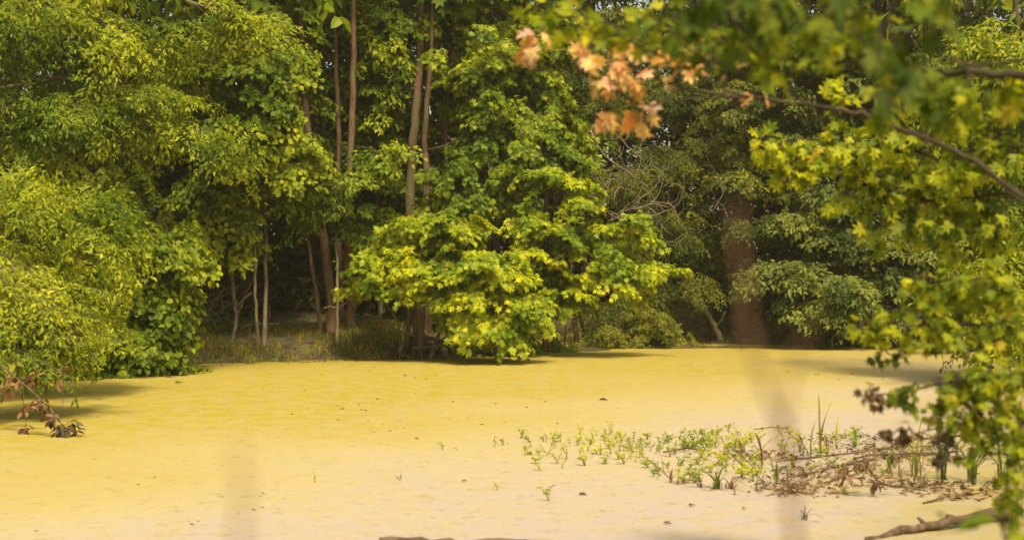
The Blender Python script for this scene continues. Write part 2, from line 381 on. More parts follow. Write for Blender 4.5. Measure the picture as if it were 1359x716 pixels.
NVAR = 6
def leaf_parts(root, origin, arr, kind, mat, limit, name='leaf'):
    """the leaves that show largest become single parts; returns the rest"""
    P_, A_, N_, S_ = arr
    d = P_[:, 1]; px = np.abs(P_[:, 0] / d * F); py = np.abs((P_[:, 2] - EYE) / d * F)
    show = S_ / d * (px < 690) * (py < 362) - d * 1e-5
    idx = np.argsort(-show)[:limit]
    T, Fc = LEAF[kind]
    meshes = []
    for q in range(NVAR):
        c = .3 + 2.0 * q / NVAR
        meshes.append(mesh_np(name, T * np.array([random.uniform(.85, 1.1), 1, c]), Fc, None, mat))
    A = unit(A_[idx]); sd_ = unit(np.cross(A, N_[idx])); n = np.cross(sd_, A)
    for q, k in enumerate(idx):
        o = link_mesh(name, meshes[q % NVAR], root)
        s = float(S_[k])
        mt = Matrix([[sd_[q][r] * s, A[q][r] * s, n[q][r] * s, P_[k][r] - origin[r]] for r in range(3)] + [[0, 0, 0, 1]])
        o.matrix_local = mt
    rest = np.ones(len(P_), bool); rest[idx] = False
    return tuple(a[rest] for a in arr)

def tree(name, label, cat, stems, blobs, cfg, bark, group=None, open_dir=(0, -1, 0), upper=(), single=0, branch_name='branch', sink=.25, stem_name='trunk'):
    """stems: [(px, py, distance, radius m), ...] from the foot up"""
    open_dir = np.array(open_dir, float)
    f0 = stems[0][0]; x0 = (f0[0] - CX) / F * f0[2]; base = np.array([x0, f0[2], float(max(ground(x0, f0[2]), -.05))])
    root = empty(name, base, label, cat, group)
    allp = []
    for st in stems:
        pts = np.array([spot(a, b, c) for a, b, c, _ in st]); rad = np.array([r for *_, r in st])
        foot = pts[0].copy(); foot[2] = float(ground(foot[0], foot[1])) - sink
        if pts[0][2] - foot[2] > .35: pts = np.vstack([foot, pts]); rad = np.concatenate([[rad[0] * 1.25], rad])
        else: pts[0] = foot
        n = max(10, int(np.linalg.norm(np.diff(pts, axis=0), axis=1).sum() / .45))
        path = curve(pts, n, rad[0] * .12); rr = np.interp(np.linspace(0, 1, n), np.linspace(0, 1, len(rad)), rad)
        rr = .88 * rr * (1 + .6 * np.exp(-np.arange(n) * .45 / .35))
        Tubes().add(path, rr, 9 if rad[0] > .06 else 6, .05).build(stem_name, bark, root, base)
        allp.append(path)
    allp = np.concatenate(allp)
    def origin_of(c):
        ok = allp[:, 2] < c[2] + .4
        q = allp[ok] if ok.any() else allp[:3]
        return q[np.argmin(np.linalg.norm((q - c) * [1, 1, 1.4], axis=1) + .25 * np.abs(q[:, 2] - c[2]))]
    Lf = Leafage()
    for b in blobs:
        t = Tubes(); fill(Lf, t, b, open_dir, cfg if len(b) < 8 else {**cfg, **b[7]}, origin_of)
        t.build(branch_name, bark, root, base)
    if upper:
        for b in upper:
            t = Tubes(); fill(Lf, t, b, open_dir, {**cfg, 'spray': 'coarse', 'size': cfg['size'] * 2.6, 'r': 1.3, 'sc': 1.5, 'n': 7, 'twigs': False}, origin_of)
            t.build(branch_name, bark, root, base)
    arr = Lf.arrays()
    if single: arr = leaf_parts(root, base, arr, cfg['leaf'], cfg['mat'], single)
    V, T = leaves_geo(*arr, cfg['leaf'])
    o = link_mesh('crown', mesh_np('crown', V - base, T, None, cfg['mat']), root); o['kind'] = 'stuff'
    STAT.append((name, len(arr[0]), len(T)))
    return root
STAT = []

fine_y = dict(spray='fine', size=.14, leaf='blade', mat=M['yellow_fine'], n=7, sc=1.0, r=.5, droop=(-.1, 1.1), flat=.7)
fine_o = dict(spray='fine', size=.12, leaf='blade', mat=M['olive_fine'], n=7, sc=.75, r=.5, droop=(.4, 1.5))
mid_b = dict(spray='broad', size=.15, leaf='ovate', mat=M['mid_green'], n=7, sc=.85, r=.65, droop=(.2, 1.0))
deep_b = dict(spray='broad', size=.16, leaf='round', mat=M['deep_green'], n=6, sc=.9, r=.7, droop=(.2, 1.0))
maple_b = dict(spray='broad', size=.165, leaf='maple', mat=M['bright_maple'], n=5, sc=.85, r=.45, droop=(-.1, .55))
olive_b = dict(spray='fine', size=.11, leaf='blade', mat=M['muted_olive'], n=7, sc=.85, r=.6, droop=(.1, .8))
grey_b = dict(spray='broad', size=.16, leaf='ovate', mat=M['grey_green'], n=8, sc=.95, r=.7, droop=(.1, .5), flat=.35)

# ------------------------------------------------------------------ trees round the pond
RIGHTWARD = (.75, -.66, 0)
tree('leaning_tree', 'tall yellow-green fine-leaved tree leaning over the pond in the upper left corner', 'tree',
     [[(-95,520,34.5,.22), (-70,300,34.5,.19), (-10,100,35.0,.14), (60,-60,35.5,.09)], [(-60,515,35.5,.12), (-50,260,35.5,.10), (0,150,36.0,.06), (60,80,36.5,.03)]],
     [(50,50,110,60,34.5,1.4,12), (165,50,80,45,35.0,1.2,8), (110,150,90,44,34.5,1.1,9), (212,140,80,30,34.7,.9,6), (300,22,80,20,35.5,.8,6), (30,150,60,50,34.1,.9,5), (278,178,46,18,34.7,.6,2)],
     fine_y, M['bark_grey'], open_dir=RIGHTWARD, upper=[(60,-110,180,110,35.5,2.5,9)])
tree('leaning_tree', 'yellow-green tree with feathery drooping boughs below the tallest one at the left edge', 'tree',
     [[(-70,545,28,.18), (-40,330,28,.13), (-20,260,28.6,.05)], [(60,500,29.5,.05), (62,400,29.5,.045), (58,300,29.5,.03)], [(35,505,29,.04), (40,400,29,.035), (46,300,29,.02)]],
     [(45,255,80,42,28.5,1.1,9), (110,262,60,30,29,.8,4), (40,345,70,40,28,1.0,7), (125,325,50,34,28.8,.7,4), (90,395,50,32,28.3,.7,4)],
     {**fine_y, 'size': .125}, M['bark_grey'], open_dir=RIGHTWARD)
tree('waterside_shrub', 'yellowish shrub with thin grey stems hanging low over the water at the left edge', 'shrub',
     [[(-60,560,24.5,.09), (-20,430,24.6,.07), (20,400,24.8,.02)], [(-50,560,24,.06), (0,480,24,.045), (45,440,24,.02)], [(-30,555,25,.05), (60,420,25.3,.02), (110,390,25.6,.01)]],
     [(25,392,45,45,24.5,.8,8), (10,442,32,28,24,.5,5), (65,412,35,32,24.8,.5,5), (15,342,40,30,25,.6,4)],
     {**fine_y, 'sc': .75, 'size': .11, 'twigs': True}, M['twig'], open_dir=RIGHTWARD, stem_name='stem')
tree('broadleaf_shrub', 'dense broad-leaved green shrub at the left bank with low boughs touching the water', 'shrub',
     [[(160,492,36.2,.07), (165,400,36.2,.05), (180,310,36,.03)], [(215,487,37.2,.06), (205,400,37,.045), (195,320,36.8,.025)], [(120,495,35.6,.05), (120,400,35.6,.03)]],
     [(161,320,60,50,34.4,.9,9), (201,380,40,50,35.0,.7,9), (146,410,60,50,34.2,.8,10), (186,445,40,30,34.7,.6,7), (101,440,45,35,33.7,.7,7), (116,360,50,40,34.0,.7,7), (221,300,35,35,35.4,.6,5)],
     {**mid_b, 'size': .145, 'leaf': 'round'}, M['bark_grey'], open_dir=RIGHTWARD, stem_name='stem')
tree('forest_tree', 'dark green tree in the shade behind the yellow-green tree in the upper left', 'tree',
     [[(262,440,42,.14), (255,300,42,.11), (245,120,42,.08), (240,-60,42,.05)], [(225,440,44,.1), (215,250,44,.08), (200,50,44,.05)]],
     [(230,100,80,60,42,1.2,7), (210,240,80,50,41,1.2,9), (285,240,50,60,41,1.0,7), (300,310,40,40,41,.8,4), (260,180,60,40,42,1,6), (120,120,80,80,42,1.4,6)],
     {**deep_b, 'mat': M['mid_green']}, M['bark_dark'], group=None, upper=[(230,-120,120,110,43,2.5,7)])
tree('forest_tree', 'green tree with glossy heart-shaped leaves beside the left reddish trunks', 'tree',
     [[(349,472,40.6,.07), (353,380,40.8,.06), (350,250,41,.05), (345,120,41,.04), (350,0,41,.03)]],
     [(330,70,50,45,40,.9,8), (350,130,45,40,40,.8,7), (320,170,50,35,39.6,.8,6), (385,190,35,30,40,.6,4), (300,60,40,40,39.8,.7,4), (385,60,40,45,41,.8,6)],
     {**mid_b, 'leaf': 'round', 'size': .15}, M['bark_grey'], upper=[(330,-100,80,100,41,2,6)])
tree('reddish_trunk_tree', 'tree with two reddish trunks side by side left of the maple, one leaning left', 'tree',
     [[(442,438,42.2,.16), (434,350,42.2,.15), (424,290,42.2,.14), (408,180,42.3,.12), (402,60,42.6,.10), (398,-120,43,.07)],
      [(469,436,42.6,.17), (463,370,42.6,.13), (461,280,42.8,.12), (468,150,43,.10), (470,20,43.2,.08), (470,-120,43.5,.05)],
      [(452,432,43.8,.12), (450,300,44,.10), (449,180,44,.08), (444,20,44.2,.06)]],
     [(425,235,46,20,41.2,.5,5), (380,150,40,40,44.5,.8,7), (500,90,40,50,44.8,.9,7), (505,205,40,18,41.4,.5,4), (425,275,30,12,41.2,.4,3), (365,235,40,30,43.6,.8,6), (520,45,50,40,44.6,.9,6), (400,20,60,40,44.6,1,7), (430,110,60,50,45.6,.9,7), (500,280,30,16,41.6,.4,3), (440,180,60,50,45.8,.9,7)],
     {**mid_b, 'n': 6}, M['bark_red'], upper=[(430,-110,120,100,43.5,2.4,8)])
tree('slender_trunk_tree', 'tree with one slender grey-brown trunk rising just left of the thick forked trunk', 'tree',
     [[(507,425,46,.12), (504,330,46,.115), (499,230,46,.11), (496,120,46,.10), (490,0,46,.08), (488,-130,46,.06)]],
     [(520,300,40,22,44.5,.7,4), (480,160,35,30,45.5,.7,3), (530,140,40,40,45.5,.8,4), (500,-10,60,30,45.5,1,4)],
     {**deep_b, 'mat': M['mid_green'], 'leaf': 'ovate'}, M['bark_grey'], upper=[(500,-120,80,90,46,2.2,6)])
tree('forked_trunk_tree', 'tall tree with a thick reddish forked trunk and a wide green crown above the maple', 'tree',
     [[(560,440,44,.20), (546,330,44,.17), (545,240,44,.16), (552,150,44.2,.14), (558,50,44.4,.12), (562,-120,44.6,.08)],
      [(566,440,43.6,.13), (568,330,43.6,.12), (567,240,43.6,.11), (564,170,44,.09), (572,60,44,.07), (578,-110,44.3,.05)], [(575,445,45,.08), (592,260,45,.08), (592,180,45,.06), (600,60,45,.05), (604,-90,45.3,.03)]],
     [(650,60,80,60,44,1.4,14), (610,125,34,30,45.2,.7,5), (690,130,80,55,43.6,1.3,13), (655,195,64,42,43,1.1,10), (720,190,60,45,43.5,1,8), (590,20,40,30,45.2,.8,5), (625,245,45,30,42.8,.8,6), (500,150,60,60,46,.9,7), (530,230,50,40,46.2,.9,6), (700,30,70,40,44,1.1,8), (515,20,50,30,45.6,.8,5)],
     {**mid_b, 'leaf': 'maple', 'size': .16}, M['bark_red'], upper=[(650,-120,160,110,44.5,2.6,10)])
tree('maple_tree', 'bright yellow-green maple leaning over the water below the forked trunk', 'tree',
     [[(558,474,40.9,.09), (560,420,40.9,.08), (566,350,40.4,.06), (600,300,40,.035)], [(540,474,41,.08), (543,420,41,.07), (540,350,40.6,.05), (520,320,40.4,.03)],
      [(549,474,41.3,.10), (552,400,41.3,.08), (556,320,41,.05)], [(566,473,40.7,.06), (590,430,40.3,.045), (640,395,39.8,.025)], [(531,474,40.8,.05), (528,430,40.8,.04), (500,385,40.4,.02)]],
     [(600,298,54,22,39.5,.7,5), (650,345,44,26,39.2,.6,5), (640,392,38,24,39,.5,4), (655,418,44,26,38.9,.4,7), (688,392,30,26,39.2,.4,4), (560,330,44,26,39.8,.7,4), (512,358,36,22,39.8,.5,5), (600,362,44,24,39.5,.5,5), (550,285,35,20,40,.5,3),  (515,330,26,16,40,.4,2), (585,345,40,26,39.6,.5,5)],
     maple_b, M['bark_grey'], single=290)
tree('maple_tree', 'second yellow-green maple with tiered boughs reaching right from the bank, orange at its tips', 'tree',
     [[(722,462,44,.10), (725,400,43.6,.09), (722,320,43,.07), (725,250,42.6,.04)], [(708,462,44,.07), (700,400,43.4,.05), (690,340,43,.03)]],
     [(735,232,46,22,42,.6,4), (695,285,36,22,42,.6,3), (745,305,50,18,41.8,.6,5), (800,352,56,12,41.5,.4,4), (828,294,46,10,41.5,.3,4), (770,262,30,10,41.8,.3,2), (705,345,40,24,41.6,.6,4), (745,378,46,18,41.8,.6,4), (710,392,30,16,41.8,.5,2), (850,350,14,6,41.4,.2,1)],
     {**maple_b, 'size': .165}, M['bark_grey'], single=290)
tree('olive_tree', 'muted olive tree right of the maples with grey twigs bare among its leaves', 'tree',
     [[(765,445,50,.10), (760,400,50,.09), (752,300,49.5,.09), (748,230,49,.09), (765,160,49,.07), (790,90,49,.05)], [(775,440,51,.07), (745,300,50,.08), (756,215,49.6,.07), (775,150,49.5,.05)]],
     [(810,240,60,50,48,1.1,9), (860,300,60,40,48,1.1,9), (820,390,60,30,48,.9,7), (880,200,50,40,48.5,1,7), (770,140,50,40,48.5,1,5), (850,100,70,50,49,1.2,8), (900,370,40,30,48.5,.8,5), (760,60,60,40,49,1.1,6)],
     olive_b, M['bark_dark'], upper=[(820,-70,120,110,50,2.6,8)])
tree('olive_tree', 'muted olive tree standing left of the thick reddish-brown trunk on the far bank', 'tree',
     [[(948,452,51,.10), (935,380,51.5,.08), (925,280,52,.07), (930,120,52,.05)]],
     [(930,190,60,40,51,1.1,8), (920,290,50,50,50.5,1.1,8), (955,330,40,26,50.5,.8,4), (960,100,70,50,51.5,1.2,8), (1000,210,50,40,51,1,6), (900,60,60,40,52,1.1,5)],
     {**olive_b, 'size': .12}, M['bark_dark'], upper=[(960,-60,120,90,52,2.6,7)])
tree('thick_trunk_tree', 'tree with the thickest reddish-brown trunk, flared at the far waterline', 'tree',
     [[(986,456,50,.38), (984,400,50,.30), (982,300,50.2,.27), (980,180,50.4,.25), (978,0,50.8,.26), (978,-160,51,.18)]],
     [(1015,215,50,40,49,.8,7), (992,292,36,16,48.6,.4,2), (965,235,36,26,48.9,.6,4), (1000,130,60,50,49.5,1,8), (1060,100,70,50,51.5,1.2,8), (1000,40,60,40,52,1.2,5)],
     {**olive_b, 'spray': 'broad', 'leaf': 'ovate', 'size': .15}, M['bark_old'], upper=[(1010,-90,120,90,51.5,2.6,7)])
tree('layered_tree', 'grey-green tree with flat layered boughs over the dark far bank at right', 'tree',
     [[(1195,455,49,.16), (1190,380,49,.14), (1180,260,49,.12), (1175,120,49,.09), (1175,-60,49,.06)], [(1110,452,50,.08), (1100,380,50,.07), (1095,280,50,.05)]],
     [(1050,352,50,14,46.5,.8,6), (1075,398,36,14,46,.6,4), (1135,305,60,26,46.5,.9,8), (1055,285,42,16,47,.7,5), (1175,362,44,26,46.5,.8,6), (1120,248,70,22,47,.9,8), (1210,310,50,30,46.5,.8,7), (1105,372,40,12,46,.6,4), (1200,240,60,34,47,.9,7), (1150,410,30,10,46.5,.5,2), (1090,190,70,30,47.5,.9,7)],
     grey_b, M['bark_dark'], upper=[(1150,-80,140,100,49,2.6,9), (1150,60,120,80,49,1.5,7)])
tree('bank_tree', 'pale yellow-green tree on the right bank behind the blurred branches', 'tree',
     [[(1400,500,33,.14), (1385,300,33,.11), (1360,100,33,.08), (1340,-60,33,.05)]],
     [(1310,60,60,50,32,.9,11), (1340,150,50,50,32,.9,9), (1320,360,55,32,31.5,.8,10), (1345,290,40,40,32,.8,6), (1280,110,40,40,32.5,.7,5), (1340,430,45,30,31.5,.7,7), (1290,250,45,40,32.5,.7,5), (1270,190,40,40,33,.7,5)],
     {**fine_y, 'droop': (.1, .9)}, M['bark_grey'], open_dir=(-.7, -.7, 0), upper=[(1340,-70,120,80,33,2,6)])
# low growth along the bank
def bush(label, stems, blobs, cfg, **k): return tree('bush', label, 'bush', stems, blobs, cfg, M['bark_dark'], stem_name='stem', **k)
bush('low rounded green bush at the water edge below the second maple', [[(715,468,44.2,.03), (720,452,44.2,.02)], [(740,468,44.4,.03), (738,450,44.4,.02)]],
     [(700,452,24,12,44,.4,6), (738,455,26,11,44.3,.4,6)], {**mid_b, 'size': .09, 'spray': 'fine', 'leaf': 'blade', 'sc': .45, 'r': .3, 'n': 6})
bush('thin olive bush standing in the duckweed channel at right of centre', [[(845,461,47,.03), (845,430,47,.02)], [(880,460,47.2,.03), (872,420,47.2,.015)], [(805,462,46.6,.03), (815,430,46.8,.015)]],
     [(810,440,35,18,46.5,.5,6), (860,420,40,28,46.8,.6,8), (890,440,30,14,47,.4,5), (800,455,40,7,46.4,.4,5), (850,452,45,8,46.6,.4,5)],
     {**olive_b, 'size': .10, 'sc': .5, 'r': .35, 'n': 5, 'twigs': True, 'mat': M['olive_fine']})
bush('dark bush under the layered grey-green boughs at the far bank', [[(1140,455,49.6,.04), (1140,430,49.6,.03)]],
     [(1100,440,50,14,50.5,.6,5), (1170,435,50,18,50,.7,6)], {**deep_b, 'size': .12, 'sc': .5, 'r': .4})
bush('small dark bush on the left bank between the shrub and the pale saplings', [[(290,470,41.5,.03), (290,440,41.5,.02)]],
     [(285,420,35,25,42.5,.6,5), (320,440,25,15,42.5,.5,3)], {**deep_b, 'size': .11, 'sc': .5, 'r': .4, 'n': 4})
for (px, py, d, lab) in [(395,452,42.4,'low sedge-green bush at the foot of the leaning reddish trunk'), (610,455,42.6,'dark low bush tangled behind the driftwood under the maple')]:
    bush(lab, [[(px,py + 14,d,.02), (px,py,d,.012)]], [(px,py,32,9,d,.4,4)], {**deep_b, 'size': .1, 'sc': .4, 'r': .3, 'n': 4})

# saplings with bare stems along the bank
def bare(name, label, cat, stems, bark, group=None, part='stem', sides=6):
    f0 = stems[0][0]; p0 = spot(*f0[:3]); g0 = float(ground(p0[0], p0[1]))
    base = np.array([p0[0], p0[1], max(g0, -.02)]); root = empty(name, base, label, cat, group)
    for st in stems:
        pts = np.array([spot(a, b, c) for a, b, c, _ in st]); rad = [r for *_, r in st]
        if st is f0 or st is stems[0]: pts[0][2] = g0 - .1
        n = max(8, len(pts) * 4); Tubes().add(curve(pts, n, .012), np.interp(np.linspace(0, 1, n), np.linspace(0, 1, len(rad)), rad), sides, .04).build(part, bark, root, base)
    return root
bare('sapling', 'thin pale sapling leaning left beside the reddish trunks', 'sapling', [[(426,432,42.4,.07), (420,390,42.4,.06), (412,340,42.4,.05), (404,280,42.4,.03)]], M['bark_grey'])
bare('sapling', 'slender pale sapling with a kinked side branch in front of the reddish trunks', 'sapling',
     [[(448,460,41.2,.045), (448,400,41.2,.04), (447,330,41.2,.03), (440,240,41.2,.02)], [(448,410,41.2,.025), (440,407,41.1,.02), (430,408,41,.015)], [(449,410,41.2,.02), (456,404,41.1,.015), (459,402,41,.012)]], M['twig'])
bare('sapling', 'greenish-brown sapling stem just left of the heart-leaved tree', 'sapling', [[(342,472,40.4,.05), (341,430,40.4,.045), (338,380,40.4,.04), (340,300,40.5,.03)]], M['bark_grey'])
bare('sapling', 'crooked mossy sapling whose stem curls down to the bank beside the dark hollow', 'sapling',
     [[(288,470,40.6,.04), (302,462,40.6,.045), (311,440,40.6,.05), (313,410,40.8,.055), (309,380,41,.06), (305,330,41.2,.05)], [(313,410,40.8,.035), (322,398,40.6,.03), (334,388,40.6,.015)],
      [(311,425,40.7,.03), (325,395,41,.02), (335,370,41,.012)]], M['bark_grey'])
bare('sapling', 'thin dark sapling slanting right inside the hollow on the left bank', 'sapling', [[(298,450,42.8,.04), (285,400,42.8,.035), (268,370,42.8,.03), (250,350,42.8,.015)]], M['bark_dark'])
bare('leaning_snag', 'bare grey snag leaning left from the foot of the thick trunk', 'dead tree',
     [[(958,455,49.4,.13), (944,425,49.2,.09), (930,400,49,.075), (915,385,48.8,.05), (900,376,48.6,.03)], [(938,412,49.1,.05), (925,408,48.9,.04), (912,395,48.7,.03), (905,385,48.6,.02)],
      [(950,436,49.3,.04), (960,420,49,.03), (962,412,49,.02)]], M['bark_grey'], part='limb')
bare('fallen_branch', 'forked dead branch propped on the bank right of the driftwood', 'branch', [[(680,445,42.5,.04), (688,430,42.4,.035), (700,412,42.3,.02)], [(688,430,42.4,.03), (680,418,42.4,.015)]], M['twig'], part='limb')
# tangle of bare grey twigs in the olive tree
def tangle(label, x0, x1, y0, y1, d, n, rt=.022):
    base = spot((x0 + x1) / 2, y1, d); root = empty('dead_bough', base, label, 'dead branches')
    for k in range(n):
        px, py = random.uniform(x0, x1), random.uniform(y0 + (y1 - y0) * .5, y1); st = [spot(px, py, d + random.uniform(-.5, .5))]
        a = random.uniform(-.9, .9) + (math.pi / 2 if random.random() < .7 else 0)
        for s in range(6):
            a += random.gauss(0, .45); st.append(st[-1] + np.array([math.cos(a) * .32, random.gauss(0, .12), math.sin(a) * .32]))
        t = Tubes(); c = curve(st, 14); t.add(c, np.linspace(rt, rt * .3, 14), 5)
        for q in (4, 7, 10):
            b = a + random.choice((-1, 1)) * random.uniform(.5, 1.1)
            t.add(curve([c[q], c[q] + np.array([math.cos(b) * .25, 0, math.sin(b) * .25]), c[q] + np.array([math.cos(b + .4) * .5, .1, math.sin(b + .4) * .5])], 6), np.linspace(rt * .5, rt * .2, 6), 4)
        t.build('bare_branch', M['twig'], root, base)
tangle('curling bare grey boughs hanging among the olive leaves right of the forked crown', 775, 865, 190, 300, 46.2, 16)
tangle('short bare twigs curling out before the upper part of the thick trunk', 945, 1000, 240, 300, 48.4, 5, .018)
tangle('dense dark dead twigs filling the hollow on the left bank', 245, 305, 370, 460, 41.6, 20, .014)
bare('dead_bough', 'long bare twig arching down from the orange-leaf branch towards the dead boughs', 'dead branches', [[(748,260,44.5,.03), (775,190,44.5,.03), (800,205,44.4,.025), (838,232,44.3,.02)], [(790,150,44.4,.02), (830,190,44.4,.02), (855,215,44.3,.015)]], M['twig'], part='bare_branch')

# driftwood and roots at the foot of the maple
def drift(label, pts, r, name='driftwood', bark='wet_wood', forks=0):
    base = pts[len(pts) // 2].copy(); base[2] = 0 if base[2] < .3 else base[2]
    root = empty(name, base, label, name)
    c = curve(pts, 16, r * .25); Tubes().add(c, np.linspace(r, r * .45, 16), 8, .09).build('limb', M[bark], root, base)
    for k in range(forks):
        q = 5 + k * 3; v = np.array([random.uniform(-.4, .4), random.uniform(-.3, .3), random.uniform(.05, .3)]) * 12 * r
        Tubes().add(curve([c[q], c[q] + v * .6, c[q] + v + rng.normal(0, .05, 3)], 6), np.linspace(r * .45, r * .15, 6), 5).build('stub', M[bark], root, base)
    return root
drift('long wet driftwood log sloping right from the maple stems to the water', [spot(560,446,41), spot(585,452,40.6), spot(612,462,40.3), spot(628,470,40.2)], .07, forks=2)
drift('lighter driftwood limb lying below the longer sloping log', [spot(548,462,40.6), spot(590,458,40.2), spot(625,466,40.0)], .045, forks=1, bark='bark_grey')
drift('pinkish broken log end floating under the low maple leaves', [spot(618,470,40.4), spot(632,467,40.3), spot(648,468,40.3)], .08)
drift('dark log half sunk at the waterline right of the low maple leaves', [spot(650,469,41), spot(672,466,41.6), spot(700,466,42.3)], .08)
drift('pale bent root dipping into the duckweed in front of the maple stems', [spot(537,425,40.6), spot(534,455,40.5), spot(532,470,40.4), spot(548,474,40.3)], .03, name='root', bark='twig')
drift('thin arched root between the maple stems and the sloping log', [spot(578,455,40.4), spot(575,468,40.2), spot(570,476,40.1)], .03, name='root', bark='twig')
drift('horizontal dead stick poking left out of the maple stems', [spot(550,446,40.7), spot(525,436,40.5), spot(495,424,40.4)], .028, name='stick', bark='twig')
drift('dark stick lying on the duckweed before the snag', [spot(880,447,52), spot(905,443,52.3), spot(925,446,52)], .05, name='stick')
for k in range(9):
    px = random.uniform(500, 680); drift(['knotted root humped at the maple foot', 'short root stub beside the maple stems', 'root loop at the waterline near the maple'][k % 3] + [', left of the stems', ', under the stems', ', under the sloping log'][k // 3],
        [spot(505 + 60 * (k // 3) + 17 * (k % 3), 468, 40.9), spot(512 + 60 * (k // 3) + 17 * (k % 3), 456 - k % 3 * 4, 41), spot(522 + 60 * (k // 3) + 17 * (k % 3), 474, 40.6)], .04 + .01 * (k % 3), name='root', bark='bark_dark')

drift('pale stick lying along the waterline below the crooked mossy sapling', [spot(262,483,38.9), spot(300,480,39.1), spot(335,482,39.2)], .03, name='stick', bark='twig')
drift('dark stick poking out of the duckweed before the reedy clumps', [spot(470,480,39.9), spot(490,475,40.2), spot(512,477,40.3)], .03, name='stick', bark='wet_wood')
drift('mossy log lying half hidden in the bank grass left of the reddish trunks', [spot(355,462,41), spot(385,459,41.4), spot(418,461,41.6)], .06, name='fallen_log', bark='bark_grey')
drift('dark wet log at the waterline under the broad-leaved shrub', [spot(110,494,35.2), spot(165,489,36), spot(222,486,37.2)], .07, name='fallen_log', bark='bark_dark')
# dark trunks further in
for k, (px, d, lean, r) in enumerate([(280,50,10,.12),(330,49,-8,.09),(375,52,6,.14),(395,48,4,.07),(478,52,-6,.13),(530,50,5,.09),(615,51,-8,.12),(655,54,6,.15),(690,50,4,.08),(742,60,-6,.14),(775,62,5,.12),(830,63,-7,.14),(890,63,7,.12),(1035,56,-6,.15),(1080,58,6,.12),(1130,56,-4,.1),(1160,58,4,.16),(1225,54,6,.12)]):
    where = ['behind the left bank hollow','behind the crooked mossy sapling','deep between the saplings and reddish trunks','just left of the leaning reddish trunk','behind the reddish trunks','between the reddish trunks and maple stems','behind the first maple','in the gap between the maples','behind the second maple','at the left of the channel','beyond the channel, near the second maple','beyond the channel behind the thin olive bush','beyond the channel next to the snag','right of the thickest trunk','under the layered boughs, left side','under the layered boughs, centre','under the layered boughs, near their trunk','at the far right of the layered boughs'][k]
    x = (px - CX) / F * d; g = float(ground(x, d)); base = np.array([x, d, g]); root = empty('shaded_tree', base, 'dark shaded trunk ' + where, 'tree', None)
    H_ = 15; pts = curve([base - [0, 0, .2], base + [lean * .02, 0, 4], base + [lean * .05, .3, 9], base + [lean * .08, 0, H_]], 26, .03)
    Tubes().add(pts, np.linspace(r, r * .4, 26), 8, .05).build('trunk', M['bark_dark'] if k % 2 else M['bark_red'], root, base)
    Lf = Leafage()
    for q in range(7):
        z = random.uniform(3.2, 13); c = base + np.array([random.uniform(-1.6, 1.6), random.uniform(-1, 1), z])
        tb = Tubes(); tb.add(curve([pts[min(25, int(z / H_ * 22))], c], 6, .03), np.linspace(.03, .01, 6), 4); tb.build('branch', M['bark_dark'], root, base)
        pad(Lf, c, .9, np.array([0, -1., 0]), 'sparse', .24, 7, 1.1)
    V, T = leaves_geo(*Lf.arrays(), 'ovate'); tag(link_mesh('crown', mesh_np('crown', V - base, T, None, M['deep_green']), root), kind='stuff')

# woodland beyond: too deep to tell its trees apart
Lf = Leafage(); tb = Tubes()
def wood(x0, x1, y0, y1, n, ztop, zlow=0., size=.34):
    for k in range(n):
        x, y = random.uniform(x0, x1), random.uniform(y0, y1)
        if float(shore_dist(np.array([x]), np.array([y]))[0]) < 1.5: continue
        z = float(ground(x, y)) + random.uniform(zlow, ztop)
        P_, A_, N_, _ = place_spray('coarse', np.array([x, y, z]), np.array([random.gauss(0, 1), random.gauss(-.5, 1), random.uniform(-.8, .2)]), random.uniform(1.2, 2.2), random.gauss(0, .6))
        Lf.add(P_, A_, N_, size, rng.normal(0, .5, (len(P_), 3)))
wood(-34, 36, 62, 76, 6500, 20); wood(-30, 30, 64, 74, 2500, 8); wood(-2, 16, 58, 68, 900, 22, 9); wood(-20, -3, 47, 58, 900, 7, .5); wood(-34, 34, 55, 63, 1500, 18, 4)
wood(-30, -13, 18, 56, 2300, 17, .2); wood(15, 32, 20, 62, 1700, 15, .2); wood(-14, 2, 46, 56, 1300, 16, 4.5); wood(2, 18, 54, 62, 1500, 17, 3)
wood(-14, 1, 45, 58, 500, 2.2, 0); wood(8, 18, 52, 62, 400, 2.5, 0)
for k in range(110):
    x, y = random.uniform(-30, 32), random.uniform(57, 74)
    if float(shore_dist(np.array([x]), np.array([y]))[0]) < 1: continue
    g = float(ground(x, y)); l = random.gauss(0, .5)
    tb.add(curve([(x, y, g - .2), (x + l * .4, y, g + 6), (x + l, y, g + 17)], 10, .04), np.linspace(random.uniform(.1, .22), .06, 10), 6, .04)
V, T = leaves_geo(*Lf.arrays(), 'blade')
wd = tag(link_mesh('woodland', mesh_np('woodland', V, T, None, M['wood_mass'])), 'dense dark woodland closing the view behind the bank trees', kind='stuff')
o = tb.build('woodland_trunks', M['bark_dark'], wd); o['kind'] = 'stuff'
STAT.append(('woodland', len(V), len(T)))

